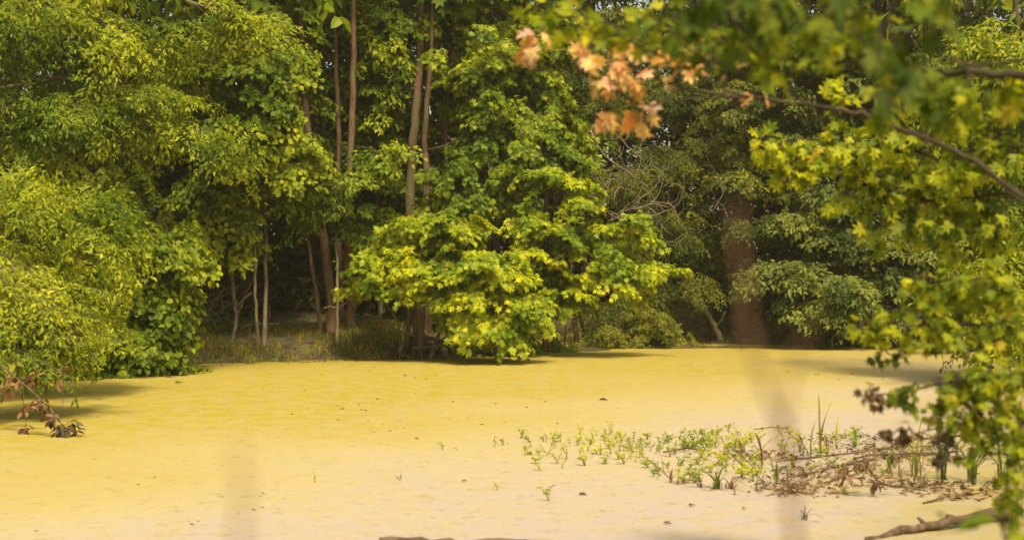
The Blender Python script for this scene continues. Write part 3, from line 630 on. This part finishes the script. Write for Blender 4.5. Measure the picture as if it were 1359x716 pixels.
# ------------------------------------------------------------------ grass and litter on the bank
def blades(n, xr, yr, hr, name, label, mat, lo=.02, hi=3.2, width=.012, lean=.5):
    x = rng.uniform(*xr, n); y = rng.uniform(*yr, n); s = shore_dist(x, y)
    k = (s > lo) & (s < hi) & (bumps(x * 1.3, y * 1.1) + rng.normal(0, .35, n) > -.35); x, y = x[k], y[k]; z = ground(x, y); n = len(x)
    h = rng.uniform(*hr, n) * (1 + .4 * bumps(x * .9, y)); a = rng.uniform(0, 2 * math.pi, n); b = rng.uniform(0, 2 * math.pi, n); ln = rng.uniform(.1, lean, n) * h
    B = np.stack([x, y, z - .02], -1); sd_ = np.stack([np.cos(a), np.sin(a), 0 * a], -1) * width; dr = np.stack([np.cos(b), np.sin(b), 0 * b], -1)
    p1 = B + dr * (ln * .3)[:, None] + UP * (h * .6)[:, None]; p2 = B + dr * ln[:, None] + UP * (h * rng.uniform(.75, 1, n))[:, None]
    V = np.stack([B - sd_, B + sd_, p1 + sd_ * .8, p1 - sd_ * .8, p2], 1).reshape(-1, 3)
    i0 = np.arange(n)[:, None] * 5
    T = np.concatenate([i0 + [0, 1, 2], i0 + [0, 2, 3], i0 + [3, 2, 4]])
    return tag(link_mesh(name, mesh_np(name, V, T, None, mat)), label, 'grass', kind='stuff')
M['grass'] = leaf_mat('bank_grass', (.11,.12,.015), (.20,.20,.025), (.30,.27,.045), (.28,.22,.09), .9, patch=1.2)
blades(60000, (-12, 2), (34, 46), (.06, .20), 'bank_grass', 'tufted olive grass covering the low bank below the trunks', M['grass'], lo=-.25)
blades(9000, (0, 14), (44, 60), (.08, .25), 'bank_grass', 'short grass along the far edge of the duckweed channel', M['grass'], hi=2)
V = []
x = rng.uniform(-12, 13, 26000); y = rng.uniform(34, 60, 26000); k = (shore_dist(x, y) > 0); x, y = x[k], y[k]
n = len(x); V, T = leaves_geo(np.stack([x, y, ground(x, y) + .02], -1), rng.normal(0, 1, (n, 3)) * [1, 1, .25], UP + rng.normal(0, .35, (n, 3)), rng.uniform(.05, .11, n), 'blade')
x = rng.uniform(-12, 13, 60000); y = rng.uniform(30, 60, 60000); sd_ = shore_dist(x, y); k = (sd_ < .1) & (sd_ > -1.3 * rng.random(60000) ** 2.5 - .05); x, y = x[k], y[k]; n2_ = len(x)
V2, T2 = leaves_geo(np.stack([x, y, np.full(n2_, .012)], -1), rng.normal(0, 1, (n2_, 3)) * [1, 1, .08], UP + rng.normal(0, .2, (n2_, 3)), rng.uniform(.05, .14, n2_), 'blade')
T = np.concatenate([T, T2 + len(V)]); V = np.concatenate([V, V2])
M['litter'] = leaf_mat('leaf_litter', (.09,.055,.03), (.18,.11,.06), (.28,.19,.11), (.36,.27,.17), .92, transl=.1)
tag(link_mesh('leaf_litter', mesh_np('leaf_litter', V, T, None, M['litter'])), 'brown fallen leaves strewn over the shaded bank', 'leaf litter', kind='stuff')

blades(16000, (4, 16), (9, 44), (.12, .4), 'bank_grass', 'rank grass along the right bank of the pond', M['grass'], lo=-.1, hi=4)
# reedy grass clump in front of the reddish trunks
def tuft(label, p, n, h, spread, mat, name='grass_tuft', cat='grass tuft', width=.012, group=None, droop=.5, part='blade'):
    root = empty(name, p, label, cat, group)
    for k in range(n):
        a = random.uniform(0, 6.28); hh = h * random.uniform(.55, 1.1); sp = spread * random.uniform(.3, 2.2)
        o_ = np.array([math.cos(a), math.sin(a), 0]); sdv = np.array([-math.sin(a), math.cos(a), 0]) * width
        c = [o_ * .03 * random.random() * n ** .3 - UP * .03]
        for t in (.35, .65, .85, 1.0): c.append(o_ * sp * t ** 2 + UP * hh * (t - droop * random.uniform(.5, 1) * t ** 3 * (sp / max(h, .01))))
        wv = [.7, 1, .9, .6, .05]; V = np.concatenate([[q - sdv * w_, q + sdv * w_] for q, w_ in zip(c, wv)])
        Qd = np.array([[2 * i_, 2 * i_ + 1, 2 * i_ + 3, 2 * i_ + 2] for i_ in range(4)])
        link_mesh(part, mesh_np(part, V, None, Qd, mat), root)
    return root
for k, (px, py) in enumerate([(446,474),(455,475),(462,473)]):
    tuft('pale reedy grass clump at the waterline before the reddish trunks, ' + ['left one','middle one','right one'][k], on_water(px, py + 1), 11, .62, .25, M['reed'], width=.013)

# ------------------------------------------------------------------ plants, sticks and dead leaves in the shallow foreground
def make_seedling(k):
    t = Tubes(); Lf = Leafage(); h = random.uniform(.06, .12)
    for s in range(random.choice((1, 2, 3))):
        a = random.uniform(0, 6.28); e = np.array([math.cos(a) * .05, math.sin(a) * .05, h * random.uniform(.7, 1)])
        c = curve([(0, 0, -.02), e * [.3, .3, .5], e], 5); t.add(c, np.linspace(.004, .002, 5), 4)
        m_ = 7; ang = rng.uniform(0, 6.28, m_); q = c[rng.integers(2, 5, m_)]
        ax = np.stack([np.cos(ang), np.sin(ang), rng.uniform(.1, .9, m_)], -1)
        Lf.P.append(q); Lf.A.append(ax); Lf.N.append(UP + rng.normal(0, .3, (m_, 3))); Lf.S.append(rng.uniform(.025, .055, m_))
    V, T = leaves_geo(*Lf.arrays(), 'ovate')
    me_l = mesh_np('leaves', V, T, None, M['seedling'])
    me_s = mesh_np('stem', np.concatenate(t.V), np.concatenate(t.T), np.concatenate(t.Q), M['reed'], True)
    return me_s, me_l
SEED = [make_seedling(k) for k in range(8)]
def seedling(px, py, label, group=None, sc=1.0, name='seedling', mats=None):
    p = on_water(px, py); r = empty(name, p, label, 'seedling', group); r.rotation_euler = (random.gauss(0, .22), random.gauss(0, .22), random.uniform(0, 6.28)); r.scale = (sc,) * 3
    s, l = random.choice(SEED)
    link_mesh('stem', s, r); link_mesh('leaves', l, r)['kind'] = 'stuff'
    return r
for px, py, lab, sc in [(417,640,'lone yellow-green seedling far out on the left of the pond surface', 1.1), (588,596,'bright seedling pair standing alone left of the seedling patch', .9), (607,598,'tiny seedling just right of the lone bright pair', .6),
                        (531,638,'small dark shoot alone near the middle foreground of the pond', .6), (660,650,'single upright seedling left of the taller dark one in front', 1.0), (728,664,'tall darker seedling nearest the camera, in front of the patch', 1.3),
                        (657,592,'seedling at the left tip of the patch, with one beside it', 1.1), (668,590,'paler seedling right next to the left tip of the patch', .8)]:
    seedling(px, py, lab, sc=sc)
for k in range(290):
    u = random.random(); px = 690 + 320 * u ** .8 if k < 200 else random.uniform(900, 1150)
    py = random.triangular(572, 634, 588) if px < 860 else random.uniform(572, 642)
    if k % 3 == 0: py = random.uniform(580, 600)
    py = py + (5 if px < 720 else 0)
    c_ = ['at the left end of the shallow patch', 'in the left half of the shallow patch', 'in the middle of the shallow patch', 'near the spiky dark tuft', 'among the sticks and tall reeds'][(px > 760) + (px > 860) + (px > 935) + (px > 1040)]
    r_ = ['far edge', 'middle row', 'near edge'][(py > 590) + (py > 610)]
    g, lab = 'seedlings ' + c_ + ', ' + r_, 'yellow-green seedling ' + c_ + ', ' + r_
    seedling(px, py, lab, g, random.uniform(.7, 1.35))
# tall reeds and tufts
def sized(px, py, hpx): p = on_water(px, py); return p, hpx / F * p[1]
for (px, py, hpx, n, sp, mat, lab) in [
    (1088,604,96,4,.10,'reed','tallest green reed with a hooked tip standing in the shallows'), (1062,600,42,6,.2,'reed','short reed tuft left of the tallest hooked reed'),
    (1108,596,46,6,.22,'seedling','bright arching reed tuft right of the tallest reed'), (1135,592,34,6,.2,'seedling','small bright tuft at the right end of the reeds'), (1075,612,62,4,.16,'reed','broad-leaved reed bending left before the tallest one'),
    (952,648,44,13,.20,'fore_dark','spiky dark green tuft in front of the patch'), (968,648,26,8,.24,'dead','brown drooping tuft against the spiky dark one'), (930,646,22,7,.2,'dead','low brown tuft left of the spiky dark one'),
    (985,606,40,3,.1,'dead','thin brown stalks behind the spiky tuft'), (1012,618,56,4,.12,'dead','brown seed stalks in the middle of the shallows'), (1045,655,40,7,.25,'dead','tangled brown tuft at the front of the debris'), (1030,640,44,5,.15,'reed','narrow green tuft in the brown debris'),
    (1068,690,26,5,.16,'dead','looped brown grass alone near the bottom right'), (1215,632,80,14,.3,'reed','upright green reeds under the right foliage, left clump'), (1250,636,88,14,.3,'reed','upright green reeds under the right foliage, middle clump'),
    (1290,640,80,12,.3,'reed','upright green reeds under the right foliage, right clump'), (1180,628,40,8,.2,'reed','short reeds left of the upright clumps'), (890,640,30,3,.14,'dead','bent brown stalk arching over the duckweed left of the spiky tuft'),
    (1330,640,90,12,.35,'reed','rank reeds at the right edge beside the bank')]:
    p, h = sized(px, py, hpx); tuft(lab, p, n, h, sp, M[mat], width=.011 if h > .2 else .007, name='reed_clump' if h > .3 else 'grass_tuft', cat='reeds' if h > .3 else 'grass tuft')
for k in range(34):
    px, py = random.uniform(950, 1235), random.uniform(588, 656); p, h = sized(px, py, random.uniform(14, 44))
    tuft(['wispy brown grass among the sticks in the shallows at right', 'thin green grass among the sticks in the shallows at right'][k % 2], p, 5, h, h * .6, M[['dead', 'reed'][k % 2]], width=.005, droop=.7, group=['brown grass wisps in the shallows', 'green grass wisps in the shallows'][k % 2])
def stick(label, a, b, r, mat='wet_wood', bend=.03, name='stick', cat='stick', forks=2):
    A = np.array(a, float); B = np.array(b, float); mid = (A + B) / 2 + np.array([random.gauss(0, bend), random.gauss(0, bend), abs(random.gauss(0, bend)) * .6]); mid[2] = max(mid[2], 0)
    root = empty(name, [(A + B)[0] / 2, (A + B)[1] / 2, 0], label, cat); base = np.array([(A + B)[0] / 2, (A + B)[1] / 2, 0])
    c = curve([A, mid, B], 14, r * .2); Tubes().add(c, np.linspace(r, r * .5, 14), 7, .08).build('limb', M[mat], root, base)
    for k in range(forks):
        q = random.randint(4, 11); v = unit(rng.normal(0, 1, 3) * [1, .6, .5] + [0, 0, .25]) * random.uniform(.1, .25)
        Tubes().add(curve([c[q], c[q] + v * .5, c[q] + v + [0, 0, -.02]], 5), np.linspace(r * .5, r * .2, 5), 5).build('twig', M[mat], root, base)
S = [(1040,612,1160,598,.016,'long thin stick crossing the shallows left of the right foliage'), (1130,600,1240,592,.02,'brown stick lying behind the drooping dead leaves'), (1060,632,1190,604,.022,'slanting stick in the middle of the brown debris'),
     (1100,640,1160,622,.014,'short stick at the front of the debris'), (1000,570,1052,569,.010,'thin level stick floating left of the tallest reed'), (880,600,950,601,.012,'level green-brown stick floating in the patch'), (1160,610,1270,600,.025,'thick stick running under the right foliage'),
     (1150,640,1230,652,.012,'thin stick nearest the bottom right bank'), (1010,648,1080,656,.012,'dark stick at the foot of the tangled brown tuft'), (975,608,1015,640,.008,'fine twig slanting beside the spiky tuft'), (1190,585,1290,578,.02,'pinkish stick behind the upright reeds'), (860,610,890,636,.006,'fine twig left of the bent brown stalk'),
     (1195,655,1260,640,.013,'forked stick before the left upright reeds'), (1225,668,1300,655,.012,'thin twig above the bottom right log')]
for a, b, c, d_, r, lab in S:
    stick(lab, on_water(a, b) + [0, 0, r * .4], on_water(c, d_) + [0, 0, r * .6], r, bend=.03)
stick('large bare log jutting in at the bottom right corner', on_water(1345,688) + [0, 0, .06], on_water(1150,716) + [0, 0, .005], .055, 'wet_wood', .02, 'fallen_log', 'log', 3)
stick('low dark log breaking the duckweed at the bottom centre', on_water(505,722) + [0, 0, -.01], on_water(735,722) + [0, 0, 0], .065, 'wet_wood', .0, 'fallen_log', 'log', 0)
# mats of sodden debris
for k, (px, py, w_, h_) in enumerate([(1100,628,60,7), (1170,606,80,7), (1240,600,70,8), (1060,648,45,5), (1280,650,60,8), (1010,606,40,4), (1140,585,60,4), (1215,644,50,5)]):
    c = on_water(px, py); n = 260; a = rng.uniform(0, 6.28, n); r = np.sqrt(rng.random(n)); wm = 1.35 * w_ / F * c[1]; dm = wm * 1.1
    P_ = c + np.stack([np.cos(a) * r * wm, np.sin(a) * r * dm, .004 + .05 * rng.random(n) * (1 - r)], -1) + np.stack([.1 * rng.normal(0, 1, n), .2 * rng.normal(0, 1, n), 0 * a], -1)
    V, T = leaves_geo(P_, rng.normal(0, 1, (n, 3)) * [1, 1, .3], UP + rng.normal(0, .4, (n, 3)), rng.uniform(.03, .12, n), 'blade')
    tag(link_mesh('debris_mat', mesh_np('debris_mat', V, T, None, M['litter'])), ['sodden brown debris among the tall reeds', 'brown debris beside the drooping dead leaves', 'brown debris under the upright reeds', 'small debris patch at the foot of the tangled tuft', 'debris along the right bank above the log', 'debris behind the spiky tuft', 'thin line of debris behind the tall reeds', 'debris in front of the left upright reeds'][k], 'debris', kind='stuff')
# scattered flecks of bark and dead leaf caught in the duckweed
n = 9000; x = rng.uniform(-11, 12, n); y = 10 + 38 * rng.random(n) ** 1.3; q = bumps(x * .5 + 3, y * .25) + .5 * bumps(x * 1.9, y * .8) + rng.normal(0, .4, n) + np.clip((x - 1) * .12, 0, .8) * (y < 24)
k = (q > 1.0) & (shore_dist(x, y) < -.1); x, y = x[k], y[k]; n = len(x)
V, T = leaves_geo(np.stack([x, y, np.full(n, .01)], -1), rng.normal(0, 1, (n, 3)) * [1.6, .6, .03], UP + rng.normal(0, .08, (n, 3)), np.minimum(rng.gamma(2.2, .018, n) + .012, .03 + y * .0022), 'blade')
tag(link_mesh('floating_debris', mesh_np('floating_debris', V, T, None, M['litter'])), 'small brown flecks of bark and leaf scattered over the duckweed', 'debris', kind='stuff')
# floating flecks on the open duckweed
k_ = 0
for px, py, s, lab in [(551,583,.07,'tiny dark leaf floating alone in the middle of the pond'), (795,531,.16,'dark floating twig far out on the duckweed'), (612,639,.08,'brown leaf afloat left of the upright seedling'), (768,657,.09,'brown leaf afloat right of the tallest seedling'), (905,642,.1,'dead leaf afloat left of the low brown tuft'),
                       (232,509,.2,'small dark fleck afloat near the left shrub'), (880,695,.08,'dark leaf afloat near the bottom edge right of centre'), (915,672,.08,'small leaf afloat in front of the spiky tuft'), (1262,664,.14,'curled dead leaf afloat near the bottom right'), (985,676,.06,'tiny leaf afloat left of the looped grass'),
                       (178,490,.2,'dark fleck afloat beneath the broad-leaved shrub'), (246,487,.22,'dark log tip at the waterline right of the broad-leaved shrub')]:
    p = on_water(px, py); V, T = leaves_geo(np.array([[0, 0, .012]] * 2), np.array([[1, .2, .15], [.8, .5, .3]]), np.array([[0, .1, 1.], [.3, 0, 1.]]), np.array([s, s * .8]), 'ovate')
    o = link_mesh('floating_leaf', mesh_np('floating_leaf', V, T, None, M['dead'])); o.location = p; o.rotation_euler.z = random.uniform(-.5, .5); tag(o, lab, 'leaf')

# ------------------------------------------------------------------ near branches
def bough(name, label, cat, base, lines, clusters, bark, group=None, leaf='maple_fine', single=290, twig_mat=None):
    """lines: [(pts [(px,py,d)], r0, r1)]; clusters: (px,py,rx,ry,d,dep,n leaves,size,mat)"""
    base = np.array(base, float); root = empty(name, base, label, cat, group); paths = []
    for pts, r0, r1 in lines:
        c = curve([spot(*q) for q in pts], max(10, len(pts) * 6), r0 * .25); paths.append(c)
        Tubes().add(c, np.linspace(r0, r1, len(c)), 7, .05).build('branch', bark, root, base)
    allp = np.concatenate(paths); by = {}
    for px, py, rx, ry, d, dep, n, size, mat in clusters:
        c = spot(px, py, d); R_ = np.array([rx / F * d, dep, ry / F * d])
        nt_ = max(1, n // 7); t = Tubes(); done = 0
        for k in range(nt_):
            u = rng.normal(0, .5, 3); u /= max(1, np.linalg.norm(u)); e = c + u * R_
            s0 = allp[np.argmin(np.linalg.norm(allp - e, axis=1))]
            if np.linalg.norm(s0 - e) > 1.0: s0 = e + unit(s0 - e) * .8
            g = curve([s0, (s0 + e) / 2 + [0, 0, .04], e], 7, .006); t.add(g, np.linspace(.005, .002, 7), 4)
            m_ = n // nt_; ids = np.clip((7 - rng.exponential(2.2, m_)).astype(int), 2, 6); q = g[ids]
            dr = unit(e - s0); out = dr + rng.normal(0, .75, (m_, 3)) + [0, -.1, -.55]
            pet = q + unit(out) * rng.uniform(.02, .07, (m_, 1))
            for a_, b_ in zip(q, pet): t.add([a_, b_], [.0016, .0012], 3)
            L_ = by.setdefault(mat, Leafage()); L_.P.append(pet); L_.A.append(out + [0, 0, -.35])
            L_.N.append(np.array([.15, -.35, .8]) + rng.normal(0, .5, (m_, 3))); L_.S.append(size * rng.uniform(.75, 1.2, m_))
        t.build('twig', bark, root, base)['kind'] = 'stuff'
    tot = sum(sum(len(p) for p in L_.P) for L_ in by.values())
    for mat, L_ in by.items():
        arr = L_.arrays(); n = len(arr[0]); lim = min(n, int(round(single * n / tot)))
        arr = leaf_parts(root, base, arr, leaf, M[mat], lim)
        if len(arr[0]):
            V, T = leaves_geo(*arr, leaf); link_mesh('foliage', mesh_np('foliage', V - base, T, None, M[mat]), root)['kind'] = 'stuff'
    return root
gb = lambda x, y: (x, y, float(ground(x, y)))
# the maple whose boughs come in from the right
bough('maple_bough', 'long maple branch from the right ending in soft orange and pink autumn leaves', 'branch', spot(1359,255,7.2),
      [([(1420,300,6.9),(1350,256,7.2),(1280,206,7.4),(1190,170,7.6),(1130,148,7.7),(1020,132,7.8),(930,122,7.8),(880,108,7.8),(820,84,7.7),(800,70,7.7)], .016, .004),
       ([(905,116,7.8),(860,140,7.75),(800,110,7.7),(760,80,7.7),(735,48,7.7)], .006, .003), ([(1010,131,7.8),(960,118,7.8),(925,90,7.8),(925,60,7.8)], .005, .003), ([(880,108,7.8),(850,130,7.8),(790,150,7.8)], .004, .002), ([(970,128,7.8),(900,132,7.7),(870,140,7.7)], .004, .002)],
      [(735,54,27,14,7.7,.08,12,.074,'orange'), (768,80,32,22,7.7,.08,16,.074,'orange'), (814,114,37,18,7.7,.09,21,.074,'orange'), (844,77,29,14,7.7,.07,12,.074,'orange'), (872,90,25,12,7.8,.07,10,.074,'orange'), (902,100,27,12,7.8,.07,10,.074,'orange'), (854,122,31,14,7.75,.07,12,.074,'orange'),
       (804,152,19,10,7.8,.05,8,.074,'orange'), (864,152,31,14,7.8,.07,14,.074,'orange'), (928,57,19,12,7.8,.05,6,.074,'orange'), (918,82,17,10,7.8,.05,6,.074,'orange'), (972,96,15,6,7.8,.04,4,.074,'orange'), (1005,98,15,6,7.8,.04,4,.074,'orange')], M['bark_dark'], single=120)
bough('maple_bough', 'sunlit yellow-green maple bough drooping below the orange-leaf branch at right', 'branch', spot(1400,300,10.4),
      [([(1420,330,10),(1350,262,10.3),(1290,262,10.6),(1235,266,10.8),(1205,285,11)], .014, .005), ([(1300,262,10.5),(1230,205,10.9),(1150,190,11.2),(1060,185,11.5),(1010,200,11.6)], .012, .003), ([(1230,205,10.9),(1190,250,11),(1150,255,11.2)], .007, .003), ([(1060,185,11.5),(1050,220,11.5),(1060,255,11.5)], .005, .002),
       ([(1420,200,10),(1340,195,10.3),(1270,200,10.6),(1220,180,10.8)], .012, .004)],
      [(1030,195,30,18,11.5,.3,77,.085,'fore_yellow'), (1060,230,26,20,11.5,.3,77,.085,'fore_yellow'), (1100,200,40,22,11.4,.3,95,.085,'fore_yellow'), (1150,230,45,28,11.2,.35,120,.085,'fore_green'), (1200,195,45,25,11,.35,107,.085,'fore_yellow'), (1130,270,40,16,11.2,.3,53,.085,'fore_green'),
       (1210,260,50,25,11,.35,101,.085,'fore_green'), (1270,230,45,30,10.7,.35,101,.085,'fore_yellow'), (1320,215,40,30,10.4,.35,83,.085,'fore_green'), (1260,290,50,22,10.7,.35,90,.085,'fore_green'), (1320,300,40,30,10.4,.35,83,.085,'fore_green'), (1340,140,30,30,10.3,.3,50,.10,'fore_green'), (1290,165,40,20,10.5,.3,50,.10,'fore_yellow'), (1230,150,40,20,10.8,.3,40,.10,'fore_green'), (1180,300,40,18,11,.3,30,.1,'fore_green'), (1240,320,30,12,10.8,.3,24,.1,'fore_green'), (1105,125,24,14,11.3,.2,35,.085,'fore_yellow')], M['bark_dark'])
bough('maple_bough', 'thick dark maple branch with green leaves crossing in from the upper right edge', 'branch', spot(1400,105,5.9),
      [([(1440,108,5.8),(1359,103,6),(1290,98,6.1),(1230,96,6.2),(1160,80,6.4),(1090,82,6.6),(1010,74,6.8)], .022, .005), ([(1290,98,6.1),(1260,75,6.1),(1235,68,6.2)], .008, .003), ([(1160,80,6.4),(1120,96,6.6),(1060,110,6.7),(990,108,6.8)], .010, .003), ([(1359,80,6),(1300,86,6.1),(1262,82,6.1)], .008, .004)],
      [(1120,60,60,25,6.5,.3,57,.07,'fore_green'), (1060,60,50,30,6.7,.3,48,.07,'fore_dark'), (1010,95,40,14,6.8,.25,28,.07,'fore_green'), (1190,120,50,22,6.3,.3,43,.07,'fore_green'), (1250,140,50,22,6.2,.3,48,.07,'fore_green'), (1200,60,50,25,6.3,.3,38,.07,'fore_dark'), (1310,130,40,25,6.1,.3,33,.07,'fore_green'), (960,60,50,25,6.8,.25,38,.07,'fore_dark'), (870,30,60,20,7,.25,48,.07,'fore_green'), (800,25,50,14,7.2,.2,28,.07,'fore_green'), (700,18,30,10,7.5,.2,24,.07,'fore_yellow'), (745,22,30,12,7.5,.2,19,.07,'fore_yellow')], M['bark_dark'])
bough('maple_bough', 'closest blurred dark-green leaves hanging across the top right', 'branch', spot(1100,-60,4.6),
      [([(1330,-70,4.4),(1200,-30,4.5),(1080,-15,4.7),(960,-10,4.9),(860,-8,5.1)], .010, .003), ([(1200,-30,4.5),(1180,20,4.5),(1150,60,4.6)], .005, .002)],
      [(1010,20,60,25,4.8,.2,26,.08,'fore_dark'), (1120,20,55,25,4.6,.2,23,.08,'fore_dark'), (1190,55,40,28,4.5,.15,13,.08,'fore_dark'), (930,5,50,12,4.9,.15,16,.08,'fore_dark'), (1230,15,50,20,4.5,.2,14,.08,'fore_dark'), (1165,95,22,12,4.5,.1,3,.08,'grey_green'), (1010,60,30,14,4.8,.12,7,.08,'fore_dark')], M['bark_dark'], single=120)
# shrub leaves at the right edge, over the reeds
bough('bankside_shrub', 'green shrub branches reaching in over the far water from the right edge', 'shrub', gb(4.0, 9.6),
      [([(1480,640,8.2),(1420,480,8.3),(1340,440,8.5),(1260,430,8.7),(1180,435,8.8),(1130,436,8.9)], .016, .003), ([(1420,480,8.3),(1350,400,8.5),(1290,370,8.7),(1240,375,8.8)], .012, .003), ([(1340,440,8.5),(1290,465,8.6),(1230,468,8.7),(1180,470,8.8)], .008, .003)],
      [(1140,436,22,6,8.9,.15,24,0.072,'fore_yellow'), (1190,435,35,14,8.8,.2,49,0.076,'fore_green'), (1240,410,40,20,8.8,.25,66,0.076,'fore_green'), (1240,380,35,16,8.8,.25,45,0.076,'fore_green'), (1290,400,40,25,8.7,.3,70,0.076,'fore_green'), (1250,450,45,14,8.7,.25,57,0.076,'fore_green'), (1320,440,40,22,8.5,.3,62,0.076,'fore_green'), (1335,380,30,25,8.5,.3,41,0.076,'fore_yellow'), (1190,470,30,6,8.8,.15,20,0.064,'fore_dark')], M['bark_dark'], leaf='maple')
bough('bankside_shrub', 'darker drooping shrub leaves over the reeds at the lower right edge', 'shrub', gb(4.3, 8.6),
      [([(1500,700,7.6),(1430,560,7.8),(1350,510,8),(1270,505,8.2),(1200,520,8.4),(1140,525,8.5)], .014, .003), ([(1430,560,7.8),(1360,560,8),(1290,560,8.2),(1210,575,8.4)], .012, .003), ([(1430,600,7.8),(1370,610,7.9),(1310,600,8),(1260,612,8.1)], .010, .003)],
      [(1150,524,16,6,8.5,.12,18,0.064,'dead'), (1190,520,22,8,8.4,.12,20,0.064,'fore_dark'), (1240,515,35,12,8.3,.2,45,0.068,'fore_dark'), (1290,500,40,14,8.2,.2,53,0.072,'fore_green'), (1335,500,30,22,8,.25,49,0.072,'fore_green'), (1245,550,50,10,8.3,.2,33,0.060,'fore_green'), (1200,575,25,8,8.4,.15,20,0.064,'dead'),
       (1300,550,45,22,8.1,.25,70,0.072,'fore_green'), (1340,570,25,25,8,.25,45,0.072,'fore_green'), (1290,595,50,10,8,.2,31,0.060,'fore_green'), (1335,628,26,10,7.9,.2,23,0.060,'fore_green'), (1345,660,20,30,7.9,.2,39,0.068,'fore_green'), (1345,530,20,40,8,.2,52,0.068,'fore_yellow'), (1250,600,30,10,8.1,.15,20,0.064,'dead'), (1290,570,50,25,8.1,.2,28,0.064,'dead')], M['bark_dark'], leaf='maple')
bough('bankside_shrub', 'bright blurred leaves closest to the camera in the bottom right corner', 'shrub', gb(1.7, 4.4),
      [([(1330,900,4.3),(1335,740,4.4),(1328,690,4.4),(1326,655,4.4)], .005, .002)],
      [(1326,690,10,18,4.4,.06,8,.075,'fore_yellow'), (1345,705,10,8,4.4,.05,4,.07,'fore_green'), (1275,705,10,5,4.4,.05,3,.03,'fore_dark')], M['bark_dark'], leaf='ovate')
# dead leaves hanging from the water-side twig, left and right
bough('dead_branch', 'drooping twig of brown dead leaves touching the water at the left edge', 'branch', spot(-20,470,22.6),
      [([(-30,460,22.8),(20,500,22.4),(60,535,22),(85,565,21.8),(108,580,21.7)], .016, .005), ([(60,480,23),(80,495,22.8),(84,520,22.7),(83,545,22.7)], .008, .004), ([(20,500,22.4),(30,530,22.3),(35,565,22.2)], .008, .004)],
      [(28,505,24,10,22.3,.25,28,.12,'dead'), (50,540,16,12,22.1,.2,28,.12,'dead'), (80,562,16,7,21.8,.15,25,.12,'dead'), (100,575,8,4,21.7,.1,12,.12,'dead'), (10,520,14,12,22.4,.2,16,.12,'dead'), (35,555,8,14,22.2,.15,10,.12,'dead'), (76,495,10,10,22.8,.15,16,.12,'dead'), (60,540,10,8,22,.12,14,.12,'dead'), (74,553,10,6,21.9,.12,14,.12,'dead'), (90,568,10,6,21.8,.1,12,.12,'dead'), (40,475,30,14,22.6,.2,16,.14,'olive_fine')], M['wet_wood'], leaf='ovate', single=90)
bough('dead_branch', 'clump of hanging dark dead leaves over the shallows left of the reeds at right', 'branch', on_water(1150,630),
      [([(1230,600,15.8),(1180,602,15.9),(1150,604,16),(1125,612,16.1)], .012, .005)],
      [(1135,615,12,8,16.1,.1,9,.10,'dead'), (1155,612,12,8,16,.1,9,.10,'dead'), (1130,636,4,16,16.1,.05,7,.11,'dead'), (1160,632,4,12,16,.05,5,.10,'dead'), (1185,605,14,6,15.9,.1,6,.1,'dead')], M['wet_wood'], leaf='ovate', single=60)
# thin stems right in front of the lens, far out of focus
def near_stem(label, lines):
    b = spot(*lines[0][0][0]); base = np.array([b[0], b[1], float(ground(b[0], b[1]))]); root = empty('dead_stalk', base, label, 'stalk')
    for k, (pts, r0, r1) in enumerate(lines):
        q = [spot(*a) for a in pts]
        if k == 0: q = [base - [0, 0, .05]] + q
        c = curve(q, 24, .002); Tubes().add(c, np.linspace(r0, r1, 24), 8).build('stem', M['stalk'], root, base)
M['stalk'] = bark_mat('brown_stalk', (.10,.05,.03), (.16,.09,.05), (.22,.13,.08))
near_stem('very blurred brown stalk rising close to the lens in front of the reeds at right', [([(1056,1300,1.1),(1056,716,1.1),(1044,600,1.1),(1022,520,1.1),(1000,460,1.1),(985,380,1.1),(978,270,1.1)], .0034, .0014), ([(1046,600,1.1),(1040,540,1.1),(1068,430,1.1)], .0022, .001)])
near_stem('very blurred faint stalk close to the lens at lower left of centre', [([(318,1300,.9),(318,720,.9),(322,650,.9),(318,590,.9)], .0026, .0012)])
# thin warm haze over the pond
m, N, L = new_mat('haze'); pv = N.new('ShaderNodeVolumePrincipled'); pv.inputs['Color'].default_value = (.95, .86, .66, 1); pv.inputs['Density'].default_value = .0006; pv.inputs['Anisotropy'].default_value = .2
o = N.new('ShaderNodeOutputMaterial'); L.new(pv.outputs[0], o.inputs['Volume'])
hx = np.array([[a, b, c] for a in (-950, 950) for b in (-650, 1260) for c in (-2.4, 28)], float)
tag(link_mesh('haze', mesh_np('haze', hx, None, np.array([[0,1,3,2],[4,6,7,5],[0,4,5,1],[2,3,7,6],[0,2,6,4],[1,5,7,3]]), m)), 'thin warm haze hanging over the pond', kind='stuff')
for s in STAT: print('STAT', s)
print('TRIS', sum(len(o.data.polygons) for o in SC.objects if o.type == 'MESH'), 'OBJ', len(SC.objects))
